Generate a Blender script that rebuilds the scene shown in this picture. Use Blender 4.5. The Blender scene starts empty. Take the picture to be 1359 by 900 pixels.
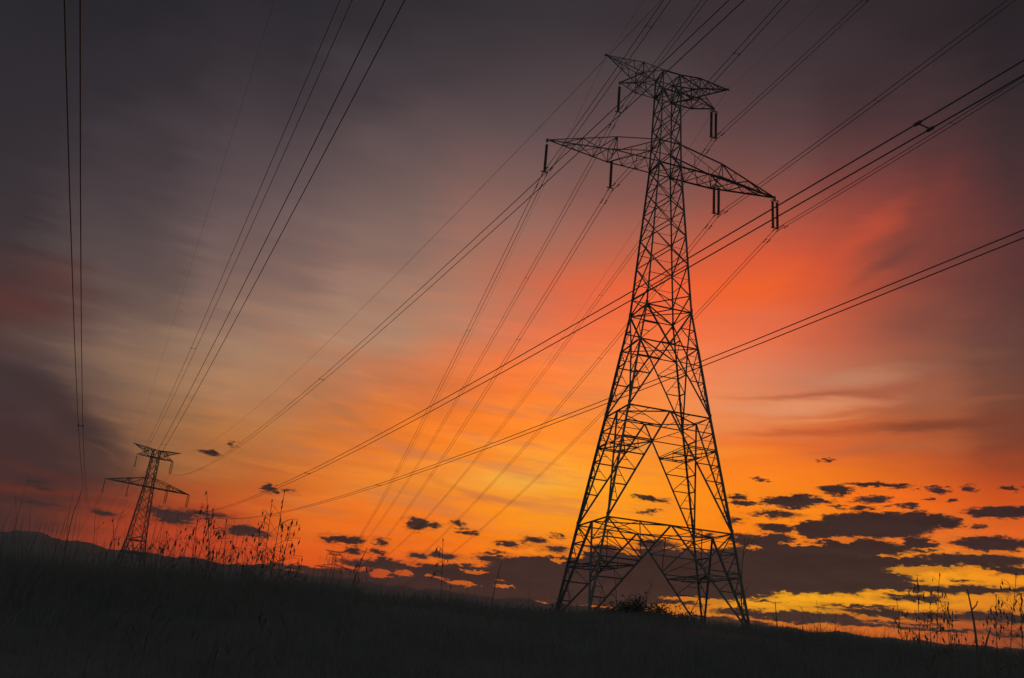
import bpy, bmesh, math, random
from mathutils import Vector, Matrix, noise as mnoise
random.seed(7)
R = math.radians
sc = bpy.context.scene
col = sc.collection

# ------------------------------------------------------------------ camera
PITCH, ROLL = R(20.196), R(5.436)
cam_d = bpy.data.cameras.new('camera')
cam_d.sensor_width = 36.0
cam_d.lens = 1156.6 / 1359.0 * 36.0
cam_d.clip_start, cam_d.clip_end = 0.1, 20000
cam = bpy.data.objects.new('camera', cam_d); col.objects.link(cam)
cP, sP, cR, sR = math.cos(PITCH), math.sin(PITCH), math.cos(ROLL), math.sin(ROLL)
right = Vector((1, 0, 0)); up = Vector((0, -sP, cP)); fwd = Vector((0, cP, sP))
r2 = right*cR + up*sR; u2 = up*cR - right*sR
m = Matrix((r2, u2, -fwd)).transposed().to_4x4()
cam.matrix_world = m
sc.camera = cam
sc.view_settings.view_transform = 'Standard'
sc.view_settings.look = 'None'
sc.view_settings.exposure = 0
sc.view_settings.gamma = 1

# ------------------------------------------------------------------ sky
HAZE = .00013
SUN_EL, SUN_AZ = 2.0, 19.0          # azimuth in degrees to the right of +Y
AZ = [-35, -32, -29, -27, -25, -23, -21, -18, -15, -12, -8, -4, 0, 4, 8, 11, 14, 16, 18, 20, 22, 24, 26, 28, 30, 33, 37]
SKY = [
  [0.0488,0.0214,0.0174,0.0533,0.0212,0.017,0.0509,0.0201,0.0167,0.0497,0.0199,0.017,0.0538,0.0202,0.0181,0.0632,0.0217,0.0189,0.0543,0.0223,0.0219,0.0499,0.0236,0.0252,0.0475,0.025,0.0273,0.0494,0.0279,0.0305,0.0486,0.0294,0.0328,0.052,0.0326,0.0349,0.0744,0.0414,0.038,0.0747,0.0323,0.0311,0.0773,0.0319,0.0311,0.0523,0.0336,0.0358,0.0436,0.0325,0.0369,0.038,0.0302,0.0356,0.033,0.027,0.032,0.0298,0.0251,0.0309,0.0275,0.0238,0.0295,0.0252,0.0225,0.028,0.0225,0.0207,0.0259,0.0199,0.0184,0.0232,0.0199,0.0184,0.0232,0.0199,0.0184,0.0232,0.0199,0.0184,0.0232,0.0199,0.0184,0.0232,0.0199,0.0184,0.0232,0.02,0.0184,0.0232,0.02,0.0185,0.0233,0.0202,0.0187,0.0235],
  [0.0462,0.0213,0.0176,0.0476,0.0214,0.0175,0.0539,0.0209,0.0169,0.05,0.0199,0.0168,0.0506,0.0199,0.0174,0.0585,0.0208,0.0184,0.0605,0.0221,0.0201,0.0516,0.0229,0.0236,0.0486,0.0242,0.0261,0.0479,0.0261,0.0285,0.0492,0.0287,0.0317,0.0489,0.0308,0.034,0.0681,0.0397,0.0377,0.0753,0.0355,0.0335,0.0805,0.0331,0.0314,0.0595,0.0338,0.0349,0.0461,0.0331,0.037,0.0418,0.032,0.037,0.0391,0.0309,0.0364,0.0352,0.0286,0.0339,0.0294,0.025,0.0309,0.0288,0.0248,0.0307,0.0241,0.0218,0.0272,0.0199,0.0184,0.0232,0.0199,0.0184,0.0232,0.0199,0.0184,0.0232,0.02,0.0184,0.0232,0.02,0.0185,0.0233,0.0201,0.0186,0.0234,0.0204,0.0188,0.0237,0.0212,0.0196,0.0246,0.0226,0.0209,0.0261],
  [0.0457,0.0213,0.0176,0.046,0.0213,0.0176,0.0489,0.0214,0.0174,0.0531,0.0204,0.0167,0.0514,0.0201,0.0169,0.0557,0.0205,0.018,0.0645,0.0217,0.0188,0.0558,0.0226,0.0219,0.0517,0.0245,0.0257,0.0503,0.0266,0.0282,0.0547,0.0314,0.0329,0.0615,0.0375,0.038,0.0827,0.0512,0.0469,0.1118,0.0654,0.0544,0.0888,0.0434,0.0391,0.0929,0.0428,0.0388,0.0861,0.0583,0.0582,0.0773,0.0555,0.0579,0.0618,0.046,0.052,0.0501,0.0389,0.0454,0.0487,0.038,0.0446,0.0308,0.0261,0.0322,0.0304,0.0258,0.0319,0.0222,0.0201,0.0252,0.0199,0.0184,0.0232,0.0202,0.0186,0.0234,0.0204,0.0189,0.0237,0.0211,0.0195,0.0244,0.0222,0.0205,0.0256,0.0231,0.0213,0.0266,0.0236,0.0217,0.0271,0.0237,0.0219,0.0272],
  [0.0463,0.0213,0.0176,0.0469,0.0214,0.0176,0.0538,0.022,0.0173,0.1192,0.0263,0.0153,0.1047,0.0253,0.0157,0.0909,0.0242,0.0167,0.0782,0.023,0.018,0.0711,0.0247,0.0208,0.0703,0.032,0.0281,0.0736,0.0377,0.0333,0.0817,0.0451,0.0391,0.1016,0.0592,0.049,0.1545,0.092,0.0687,0.1519,0.0906,0.0696,0.1215,0.071,0.0599,0.1118,0.0672,0.0605,0.1007,0.0692,0.0676,0.0837,0.0598,0.0616,0.0662,0.0488,0.0542,0.0593,0.0446,0.0507,0.0498,0.0387,0.0453,0.0433,0.0343,0.041,0.0306,0.026,0.0321,0.0299,0.0255,0.0315,0.0206,0.019,0.0239,0.0215,0.0199,0.0249,0.0225,0.0207,0.0259,0.0232,0.0214,0.0267,0.0236,0.0217,0.0271,0.0237,0.0218,0.0272,0.0238,0.0219,0.0273,0.0238,0.0219,0.0273],
  [0.069,0.0235,0.0168,0.0759,0.024,0.0166,0.1363,0.0279,0.0151,0.3132,0.0363,0.0124,0.2654,0.0356,0.0134,0.2045,0.0331,0.0145,0.1334,0.0285,0.0162,0.1033,0.0299,0.02,0.1033,0.043,0.0294,0.12,0.0575,0.0392,0.1393,0.0708,0.047,0.1733,0.0946,0.0623,0.2157,0.123,0.081,0.2075,0.1222,0.0853,0.1644,0.1011,0.0785,0.1277,0.0829,0.0725,0.1071,0.0728,0.0694,0.092,0.0646,0.065,0.0806,0.0579,0.0605,0.0647,0.0478,0.0538,0.0525,0.0404,0.0471,0.0555,0.0422,0.0493,0.0345,0.0284,0.0348,0.0315,0.0265,0.0327,0.0246,0.0223,0.0277,0.0235,0.0216,0.0269,0.0236,0.0218,0.0271,0.0237,0.0218,0.0272,0.0238,0.0219,0.0273,0.0238,0.0219,0.0273,0.0239,0.022,0.0273,0.024,0.022,0.0274],
  [0.2839,0.0371,0.0132,0.2895,0.0374,0.0131,0.3048,0.0377,0.0129,0.355,0.0382,0.012,0.3612,0.0394,0.0122,0.3364,0.0408,0.013,0.2464,0.0375,0.014,0.1814,0.0405,0.0183,0.1635,0.0596,0.0289,0.1913,0.0862,0.0443,0.2214,0.1051,0.0545,0.2472,0.1271,0.0701,0.2602,0.1427,0.085,0.2496,0.1432,0.0928,0.2002,0.1203,0.0871,0.1435,0.0918,0.077,0.1248,0.0826,0.075,0.1141,0.0771,0.0743,0.1053,0.0722,0.0728,0.0885,0.0624,0.0678,0.0746,0.0543,0.0614,0.0605,0.0454,0.0526,0.0479,0.0371,0.0442,0.0376,0.0302,0.037,0.0298,0.0255,0.0315,0.0238,0.0219,0.0273,0.0238,0.0219,0.0273,0.0238,0.0219,0.0273,0.0239,0.022,0.0274,0.024,0.022,0.0274,0.0242,0.0222,0.0275,0.0247,0.0226,0.0279],
  [0.3049,0.0382,0.013,0.3054,0.0382,0.013,0.307,0.0383,0.0129,0.3277,0.0385,0.0125,0.3902,0.0405,0.0118,0.424,0.0452,0.0121,0.3775,0.0464,0.0126,0.3105,0.0554,0.0162,0.2758,0.0818,0.0262,0.2862,0.1156,0.0437,0.297,0.1323,0.0564,0.3077,0.1484,0.0705,0.312,0.162,0.0876,0.3056,0.1684,0.1027,0.2744,0.1596,0.1087,0.2187,0.1302,0.1008,0.1926,0.1193,0.0996,0.1734,0.1091,0.0981,0.1479,0.0961,0.0933,0.1105,0.0754,0.0799,0.0912,0.0643,0.0708,0.0777,0.0562,0.0635,0.0555,0.0422,0.0493,0.0392,0.0312,0.0382,0.0304,0.0258,0.0319,0.0238,0.0219,0.0273,0.0239,0.022,0.0274,0.024,0.0221,0.0274,0.0243,0.0222,0.0276,0.0248,0.0226,0.0279,0.0257,0.0232,0.0284,0.0267,0.0239,0.029],
  [0.3245,0.0401,0.0126,0.318,0.0395,0.0127,0.316,0.0392,0.0128,0.3417,0.0403,0.0123,0.4814,0.0452,0.0102,0.5113,0.0485,0.0103,0.5091,0.0545,0.0111,0.4748,0.0687,0.0136,0.4401,0.0944,0.0197,0.4381,0.1374,0.0326,0.4543,0.1606,0.0431,0.4543,0.1787,0.0615,0.4226,0.1956,0.0909,0.3968,0.2051,0.1154,0.3593,0.202,0.1297,0.286,0.1649,0.1191,0.2275,0.1367,0.1093,0.1897,0.1179,0.1032,0.1618,0.1034,0.0975,0.1381,0.0907,0.0903,0.1098,0.075,0.0798,0.0831,0.0595,0.0667,0.0563,0.0427,0.0498,0.0403,0.032,0.039,0.0311,0.0263,0.0324,0.0251,0.0228,0.0281,0.0256,0.0231,0.0284,0.0263,0.0237,0.0288,0.027,0.0241,0.0292,0.0273,0.0243,0.0294,0.0275,0.0245,0.0295,0.0276,0.0245,0.0295],
  [0.6603,0.0745,0.0077,0.7021,0.0785,0.0073,0.7472,0.0827,0.0068,0.7516,0.0821,0.0068,0.6156,0.0615,0.0084,0.5774,0.0588,0.0093,0.6131,0.0742,0.0099,0.6249,0.1019,0.0121,0.5789,0.11,0.0159,0.5142,0.1328,0.0243,0.5172,0.1639,0.0365,0.4907,0.1777,0.0532,0.4501,0.1895,0.0786,0.4196,0.1992,0.1029,0.3909,0.2062,0.1239,0.3404,0.1943,0.1299,0.2577,0.1507,0.1148,0.2192,0.1333,0.1095,0.1951,0.1205,0.1058,0.1696,0.1085,0.1011,0.1331,0.0884,0.0877,0.1033,0.0709,0.0751,0.0735,0.0531,0.0593,0.0508,0.04,0.047,0.0495,0.0394,0.0463,0.0282,0.0248,0.03,0.0276,0.0245,0.0295,0.0276,0.0245,0.0295,0.0277,0.0245,0.0296,0.0277,0.0246,0.0296,0.0277,0.0246,0.0296,0.0278,0.0246,0.0297],
  [0.7828,0.0889,0.0066,0.8057,0.0899,0.0064,0.8229,0.0907,0.0062,0.8265,0.0908,0.0061,0.8207,0.0917,0.0062,0.7969,0.1,0.0066,0.7782,0.1239,0.0077,0.7701,0.1546,0.0105,0.7217,0.1574,0.0154,0.6762,0.1616,0.0207,0.6694,0.1689,0.0263,0.6166,0.1719,0.0347,0.5314,0.1712,0.052,0.4638,0.1808,0.0809,0.4256,0.2051,0.1187,0.4103,0.2292,0.1438,0.3491,0.2029,0.1405,0.3212,0.1849,0.136,0.2711,0.1583,0.1262,0.2186,0.1365,0.1165,0.1655,0.1068,0.0979,0.129,0.0855,0.085,0.1154,0.0775,0.0798,0.0556,0.0431,0.0499,0.0519,0.0411,0.0481,0.0334,0.0283,0.0337,0.0277,0.0246,0.0296,0.0278,0.0247,0.0297,0.0279,0.0247,0.0297,0.028,0.0248,0.0298,0.0283,0.025,0.03,0.0288,0.0254,0.0304],
  [0.8039,0.1043,0.0069,0.7984,0.1018,0.007,0.7832,0.0953,0.0073,0.775,0.0925,0.0075,0.7754,0.0934,0.0075,0.832,0.1151,0.0066,0.8726,0.14,0.0064,0.8741,0.165,0.0081,0.852,0.1881,0.0142,0.8198,0.2207,0.023,0.7964,0.2021,0.0232,0.783,0.1832,0.0219,0.7493,0.1804,0.0266,0.6323,0.1699,0.045,0.5375,0.1817,0.0782,0.451,0.227,0.1345,0.3897,0.2153,0.142,0.3504,0.1948,0.1372,0.2926,0.1653,0.1276,0.2371,0.1431,0.119,0.1956,0.1225,0.1075,0.1631,0.1044,0.0963,0.1188,0.0789,0.0807,0.0993,0.0668,0.0707,0.0546,0.0426,0.0495,0.0456,0.0359,0.0413,0.0303,0.0265,0.0314,0.0312,0.0272,0.0321,0.0321,0.0278,0.0327,0.0329,0.0284,0.0333,0.0334,0.0288,0.0337,0.0338,0.0291,0.0339],
  [0.8542,0.1402,0.0066,0.8493,0.1373,0.0066,0.8339,0.1304,0.0069,0.8227,0.1266,0.0071,0.8253,0.1285,0.0071,0.8469,0.137,0.0066,0.9124,0.1633,0.0053,0.9419,0.1938,0.0053,0.8916,0.1902,0.0107,0.8802,0.2468,0.0211,0.8845,0.261,0.0276,0.9198,0.2219,0.0191,0.932,0.2096,0.0189,0.8488,0.1867,0.0271,0.7514,0.176,0.0445,0.6302,0.1924,0.0835,0.5136,0.2124,0.1224,0.4415,0.1947,0.1219,0.3907,0.1743,0.1156,0.3389,0.1578,0.1147,0.2913,0.1414,0.1112,0.2187,0.1137,0.0975,0.1601,0.0924,0.0883,0.1034,0.0689,0.0726,0.0701,0.0506,0.0569,0.0479,0.0373,0.0427,0.0357,0.0303,0.0352,0.0342,0.0294,0.0342,0.0343,0.0295,0.0342,0.0343,0.0295,0.0343,0.0343,0.0295,0.0343,0.0343,0.0295,0.0343],
  [0.9404,0.2016,0.0056,0.9362,0.1987,0.0056,0.9291,0.1935,0.0057,0.9194,0.1864,0.006,0.9182,0.1856,0.0061,0.9202,0.186,0.006,0.9404,0.1887,0.0046,0.9628,0.2204,0.0043,0.9691,0.2552,0.0065,0.9449,0.2956,0.0171,0.9479,0.3584,0.0372,0.973,0.3082,0.0272,0.9768,0.2357,0.0196,0.9688,0.2172,0.0231,0.9392,0.1973,0.0316,0.8474,0.1805,0.0538,0.7124,0.1792,0.0821,0.5763,0.1695,0.0903,0.5235,0.1515,0.0837,0.3998,0.1488,0.0994,0.3054,0.1436,0.1114,0.2236,0.1144,0.0975,0.1637,0.0935,0.0887,0.1096,0.0714,0.0742,0.0795,0.0558,0.0614,0.0571,0.0429,0.0487,0.0403,0.0329,0.038,0.0345,0.0295,0.0343,0.0346,0.0294,0.0342,0.0346,0.0294,0.0342,0.0347,0.0293,0.0341,0.0349,0.0293,0.034],
  [0.9624,0.2166,0.0055,0.9645,0.2171,0.0053,0.9687,0.2198,0.0051,0.9714,0.2222,0.0049,0.9674,0.2219,0.0052,0.9542,0.2194,0.0065,0.972,0.2223,0.0045,0.9851,0.2468,0.0037,0.9943,0.3089,0.0042,0.9846,0.3241,0.0092,0.9779,0.3676,0.0225,0.977,0.3394,0.0277,0.989,0.2606,0.0227,0.9946,0.2545,0.0263,0.9882,0.2276,0.0317,0.9633,0.2129,0.0478,0.8944,0.1729,0.056,0.7761,0.1463,0.0588,0.7033,0.1337,0.0573,0.4688,0.1379,0.0824,0.3466,0.1294,0.0935,0.2372,0.1023,0.0848,0.1738,0.0865,0.0797,0.1231,0.0695,0.0698,0.087,0.0555,0.0595,0.0642,0.0454,0.0503,0.0402,0.0315,0.0365,0.0366,0.0286,0.0333,0.0366,0.0286,0.0332,0.0366,0.0285,0.0332,0.0367,0.0285,0.0332,0.0367,0.0285,0.0332],
  [0.9559,0.2092,0.0059,0.957,0.2086,0.0059,0.9596,0.2107,0.0058,0.9663,0.2193,0.0053,0.9732,0.2298,0.0049,0.9615,0.2265,0.0063,0.9577,0.2241,0.0066,0.9754,0.2422,0.0038,0.9964,0.3008,0.0034,0.9953,0.3202,0.0051,0.994,0.3387,0.0118,0.9856,0.3078,0.0172,0.9617,0.2487,0.0237,0.9551,0.2584,0.0347,0.9589,0.2464,0.0449,0.9466,0.227,0.0561,0.9357,0.1795,0.0502,0.8606,0.1418,0.0451,0.8079,0.1257,0.0433,0.5804,0.1222,0.0578,0.3818,0.1171,0.0794,0.2466,0.0939,0.0763,0.1815,0.0826,0.0746,0.1332,0.0694,0.0681,0.0899,0.0549,0.0586,0.0647,0.045,0.0496,0.0379,0.0289,0.0336,0.0369,0.0284,0.0331,0.0369,0.0284,0.0331,0.0369,0.0284,0.0331,0.0369,0.0284,0.033,0.0369,0.0284,0.033],
  [0.9271,0.2011,0.0063,0.9381,0.2042,0.0062,0.9529,0.213,0.0059,0.9675,0.2333,0.0053,0.985,0.268,0.0044,0.9855,0.2751,0.0045,0.9584,0.2343,0.0058,0.9591,0.2287,0.0037,0.9843,0.2749,0.0034,0.982,0.2777,0.0045,0.9887,0.2875,0.007,0.9857,0.2877,0.0136,0.9313,0.2372,0.0266,0.9088,0.2537,0.045,0.913,0.2521,0.0601,0.9076,0.2301,0.0669,0.9278,0.1849,0.0513,0.8722,0.1432,0.0437,0.8453,0.1197,0.0343,0.6239,0.1158,0.0505,0.3937,0.115,0.0761,0.251,0.0926,0.0746,0.183,0.0814,0.0731,0.1325,0.0679,0.0666,0.0885,0.0534,0.0571,0.0632,0.0435,0.0482,0.0406,0.0294,0.0341,0.0369,0.028,0.0327,0.0369,0.028,0.0326,0.0369,0.0279,0.0326,0.0369,0.0279,0.0325,0.0369,0.0278,0.0325],
  [0.8483,0.1598,0.0077,0.849,0.1606,0.0077,0.869,0.1833,0.0074,0.9239,0.2491,0.0063,0.9797,0.3082,0.0047,0.9857,0.3118,0.0046,0.9577,0.2997,0.0066,0.9567,0.2367,0.0042,0.9608,0.2234,0.004,0.9685,0.2502,0.0048,0.9648,0.2527,0.0067,0.9374,0.2227,0.0123,0.843,0.1919,0.0312,0.8198,0.24,0.0681,0.8123,0.244,0.0897,0.8153,0.2217,0.0902,0.8583,0.1797,0.0643,0.8342,0.1434,0.0484,0.8514,0.1203,0.0312,0.6773,0.1075,0.0424,0.4476,0.1,0.059,0.2726,0.0824,0.0629,0.1781,0.0717,0.0641,0.1213,0.0579,0.0575,0.0808,0.0453,0.0492,0.0555,0.0362,0.0414,0.0425,0.0294,0.0342,0.0369,0.0265,0.031,0.0369,0.0265,0.031,0.0369,0.0265,0.031,0.0369,0.0265,0.031,0.0369,0.0265,0.031],
  [0.843,0.1564,0.0078,0.843,0.1564,0.0078,0.8549,0.1708,0.0076,0.9,0.232,0.0069,0.9633,0.3354,0.0057,0.9821,0.3662,0.0052,0.9571,0.3064,0.0069,0.9563,0.279,0.006,0.9564,0.2098,0.0044,0.9564,0.2307,0.0051,0.9449,0.2313,0.0073,0.9259,0.2094,0.0122,0.8247,0.1742,0.0265,0.7705,0.2233,0.0712,0.7489,0.2306,0.0963,0.7513,0.2142,0.0983,0.8236,0.1726,0.0674,0.8126,0.1402,0.0491,0.8455,0.1206,0.0295,0.6929,0.1036,0.0393,0.4491,0.0968,0.0568,0.2739,0.0806,0.0612,0.1723,0.0697,0.0628,0.1125,0.0542,0.0549,0.075,0.0427,0.047,0.0527,0.0345,0.0397,0.0412,0.0286,0.0333,0.0369,0.0263,0.0307,0.0368,0.0263,0.0307,0.0368,0.0263,0.0307,0.0368,0.0263,0.0307,0.0368,0.0263,0.0308],
  [0.8347,0.1554,0.0079,0.8347,0.1554,0.0079,0.8415,0.1625,0.0078,0.8843,0.2173,0.0071,0.9633,0.3516,0.0055,0.9911,0.4153,0.0048,0.9597,0.3152,0.0067,0.9559,0.2975,0.0067,0.9551,0.2089,0.0045,0.9545,0.2374,0.0055,0.94,0.2303,0.0072,0.9064,0.2003,0.0122,0.7735,0.1577,0.0258,0.708,0.1972,0.0662,0.6688,0.2085,0.0946,0.6641,0.2006,0.1014,0.7493,0.1584,0.0657,0.7586,0.1305,0.0486,0.806,0.1138,0.0297,0.692,0.0974,0.0364,0.444,0.092,0.0541,0.2718,0.0795,0.0605,0.1668,0.0683,0.0622,0.104,0.0514,0.0531,0.0681,0.0403,0.045,0.0498,0.033,0.0381,0.0392,0.0275,0.0321,0.0367,0.0262,0.0306,0.0367,0.0262,0.0306,0.0368,0.0262,0.0306,0.0368,0.0262,0.0307,0.0368,0.0262,0.0307],
  [0.7416,0.1346,0.0086,0.7421,0.1348,0.0086,0.744,0.1356,0.0085,0.7784,0.1626,0.008,0.9253,0.3238,0.0057,0.9926,0.4258,0.0046,0.9706,0.3451,0.0059,0.9561,0.2997,0.0066,0.9416,0.2081,0.0053,0.9499,0.2415,0.0058,0.9279,0.2159,0.0069,0.8647,0.1813,0.0125,0.7006,0.1387,0.0268,0.6457,0.1708,0.0578,0.6004,0.186,0.0878,0.588,0.1813,0.0955,0.6153,0.1312,0.0603,0.6565,0.1147,0.0481,0.7113,0.1015,0.0321,0.6258,0.0902,0.0373,0.4295,0.0812,0.0481,0.2565,0.071,0.0553,0.152,0.0608,0.0568,0.0962,0.048,0.0505,0.0615,0.0376,0.0426,0.0472,0.0316,0.0366,0.0373,0.0264,0.0309,0.0362,0.0258,0.0302,0.0362,0.0258,0.0302,0.0363,0.0259,0.0303,0.0363,0.0259,0.0303,0.0364,0.0259,0.0304],
  [0.6861,0.121,0.0091,0.6862,0.121,0.0091,0.6864,0.121,0.0091,0.705,0.1315,0.0089,0.8183,0.2129,0.0072,0.9761,0.3754,0.0049,0.9862,0.3525,0.0049,0.9728,0.3196,0.0055,0.8768,0.1808,0.0092,0.9101,0.1916,0.0071,0.9059,0.1783,0.0067,0.8219,0.1653,0.0125,0.6405,0.1248,0.0266,0.5745,0.1424,0.0475,0.5285,0.1608,0.078,0.5071,0.1556,0.083,0.5284,0.1151,0.0565,0.5262,0.0993,0.0478,0.5789,0.0888,0.0356,0.495,0.0792,0.0398,0.4002,0.0728,0.0444,0.2272,0.0565,0.0464,0.127,0.0474,0.0468,0.0754,0.0368,0.0401,0.0505,0.0306,0.0353,0.0458,0.0306,0.0354,0.0326,0.0233,0.0274,0.0328,0.0234,0.0276,0.0331,0.0237,0.0279,0.0335,0.0239,0.0282,0.0338,0.0242,0.0284,0.0342,0.0244,0.0287],
  [0.6431,0.1176,0.0104,0.6439,0.1177,0.0104,0.6452,0.1178,0.0104,0.6777,0.1337,0.0098,0.8241,0.2232,0.0074,0.972,0.3525,0.005,0.9893,0.3508,0.0048,0.9705,0.3175,0.0057,0.8559,0.1743,0.0116,0.8869,0.1677,0.0079,0.8812,0.1588,0.0068,0.725,0.1363,0.0135,0.5448,0.1059,0.0265,0.4971,0.1205,0.0412,0.457,0.1393,0.0689,0.4268,0.1316,0.0713,0.4032,0.0998,0.0543,0.3946,0.085,0.0472,0.4161,0.0746,0.0392,0.357,0.0664,0.0404,0.34,0.0638,0.0416,0.2175,0.0535,0.0446,0.1212,0.0449,0.0449,0.0659,0.0323,0.0359,0.0457,0.0276,0.0321,0.0436,0.0286,0.0332,0.0298,0.0214,0.0253,0.03,0.0215,0.0255,0.0301,0.0216,0.0256,0.0302,0.0217,0.0257,0.0304,0.0218,0.0258,0.0306,0.0219,0.026],
  [0.5338,0.0985,0.0141,0.5346,0.0986,0.014,0.5362,0.099,0.014,0.5572,0.1072,0.0134,0.7155,0.1819,0.0097,0.9514,0.3369,0.0054,0.9867,0.3519,0.0048,0.9508,0.2952,0.0067,0.8344,0.1709,0.0144,0.8613,0.1627,0.009,0.8228,0.1346,0.0078,0.6517,0.1148,0.0144,0.479,0.0942,0.0263,0.4,0.0984,0.0363,0.3648,0.1131,0.0567,0.3244,0.1033,0.0583,0.3117,0.0876,0.0524,0.3036,0.0749,0.0459,0.2736,0.0608,0.0409,0.2525,0.0554,0.0392,0.2721,0.0552,0.0393,0.1907,0.0483,0.0417,0.1109,0.0417,0.0424,0.0649,0.0319,0.0356,0.0453,0.0273,0.0319,0.0365,0.0246,0.0289,0.0296,0.0212,0.0252,0.0296,0.0212,0.0252,0.0296,0.0213,0.0252,0.0296,0.0213,0.0252,0.0297,0.0213,0.0253,0.0297,0.0213,0.0253],
  [0.4527,0.0827,0.0154,0.454,0.083,0.0154,0.4564,0.0834,0.0154,0.4629,0.0852,0.0153,0.5458,0.1171,0.0134,0.8407,0.2672,0.0078,0.9451,0.3161,0.0057,0.9032,0.2482,0.0082,0.8032,0.1599,0.0153,0.7654,0.1418,0.0127,0.7327,0.1086,0.0092,0.5368,0.0851,0.0149,0.4011,0.0814,0.026,0.3526,0.0882,0.0346,0.3219,0.1019,0.0523,0.2777,0.0906,0.053,0.2264,0.0719,0.0486,0.2484,0.0671,0.0442,0.1986,0.0521,0.04,0.1944,0.0484,0.0377,0.2088,0.0481,0.0377,0.1494,0.0404,0.0371,0.0881,0.0346,0.0366,0.0641,0.0317,0.0354,0.045,0.0272,0.0318,0.0286,0.0205,0.0244,0.0295,0.0212,0.0251,0.0294,0.0211,0.0251,0.0294,0.0211,0.0251,0.0294,0.0212,0.0251,0.0295,0.0212,0.0251,0.0295,0.0212,0.0252],
  [0.3545,0.067,0.0155,0.3551,0.0671,0.0155,0.3563,0.0673,0.0155,0.3593,0.068,0.0155,0.4726,0.1053,0.0139,0.7871,0.2382,0.0095,0.9123,0.2885,0.0068,0.8827,0.2336,0.0069,0.761,0.1351,0.0127,0.7177,0.1176,0.0124,0.5989,0.0805,0.0102,0.4166,0.0627,0.0152,0.2352,0.0512,0.0225,0.2121,0.0563,0.0292,0.1981,0.0664,0.0396,0.1732,0.0637,0.0433,0.1517,0.0562,0.0437,0.1579,0.0491,0.0387,0.1532,0.0449,0.0374,0.1577,0.0428,0.0359,0.1509,0.0406,0.0357,0.1179,0.036,0.035,0.077,0.0316,0.0341,0.052,0.0283,0.0318,0.0395,0.0248,0.0292,0.0249,0.0185,0.0222,0.028,0.0202,0.0241,0.0282,0.0203,0.0242,0.0286,0.0206,0.0245,0.0289,0.0208,0.0247,0.0291,0.0209,0.0248,0.0292,0.021,0.0249],
  [0.3417,0.065,0.0155,0.3417,0.065,0.0155,0.3417,0.065,0.0155,0.3417,0.065,0.0155,0.4232,0.0908,0.0144,0.7431,0.217,0.0102,0.9109,0.2946,0.007,0.8892,0.2403,0.0065,0.7535,0.1275,0.0113,0.7133,0.1036,0.0104,0.5599,0.0726,0.0102,0.3339,0.0508,0.015,0.1993,0.0451,0.0222,0.1595,0.0447,0.0272,0.1404,0.05,0.0333,0.1169,0.0486,0.0374,0.1152,0.0464,0.0389,0.1014,0.0365,0.0336,0.097,0.0334,0.0323,0.096,0.0328,0.0322,0.0772,0.0305,0.0323,0.0614,0.0285,0.0315,0.0446,0.0255,0.0287,0.0324,0.0215,0.0252,0.0248,0.0183,0.022,0.0208,0.0156,0.019,0.0208,0.0156,0.0189,0.0211,0.0157,0.0191,0.0215,0.016,0.0194,0.0221,0.0164,0.0198,0.0231,0.017,0.0206,0.0245,0.0179,0.0215],
  [0.3417,0.065,0.0155,0.3417,0.065,0.0155,0.3417,0.065,0.0155,0.3417,0.065,0.0155,0.3799,0.0768,0.015,0.6733,0.1854,0.0112,0.9059,0.298,0.0073,0.894,0.245,0.0064,0.7547,0.1284,0.0113,0.7119,0.1031,0.0104,0.5451,0.0707,0.0103,0.3192,0.0503,0.0156,0.1864,0.0438,0.0229,0.1549,0.0455,0.0284,0.1359,0.0505,0.0345,0.1162,0.048,0.0384,0.1045,0.0404,0.036,0.1008,0.0353,0.0326,0.0928,0.0323,0.032,0.0925,0.0322,0.032,0.0716,0.0297,0.032,0.0553,0.0275,0.0308,0.0383,0.0242,0.0273,0.0296,0.0203,0.0242,0.0232,0.0176,0.0212,0.0203,0.0152,0.0185,0.0204,0.0153,0.0186,0.0204,0.0153,0.0186,0.0204,0.0153,0.0186,0.0204,0.0153,0.0186,0.0204,0.0153,0.0186,0.0204,0.0153,0.0186]]
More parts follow.
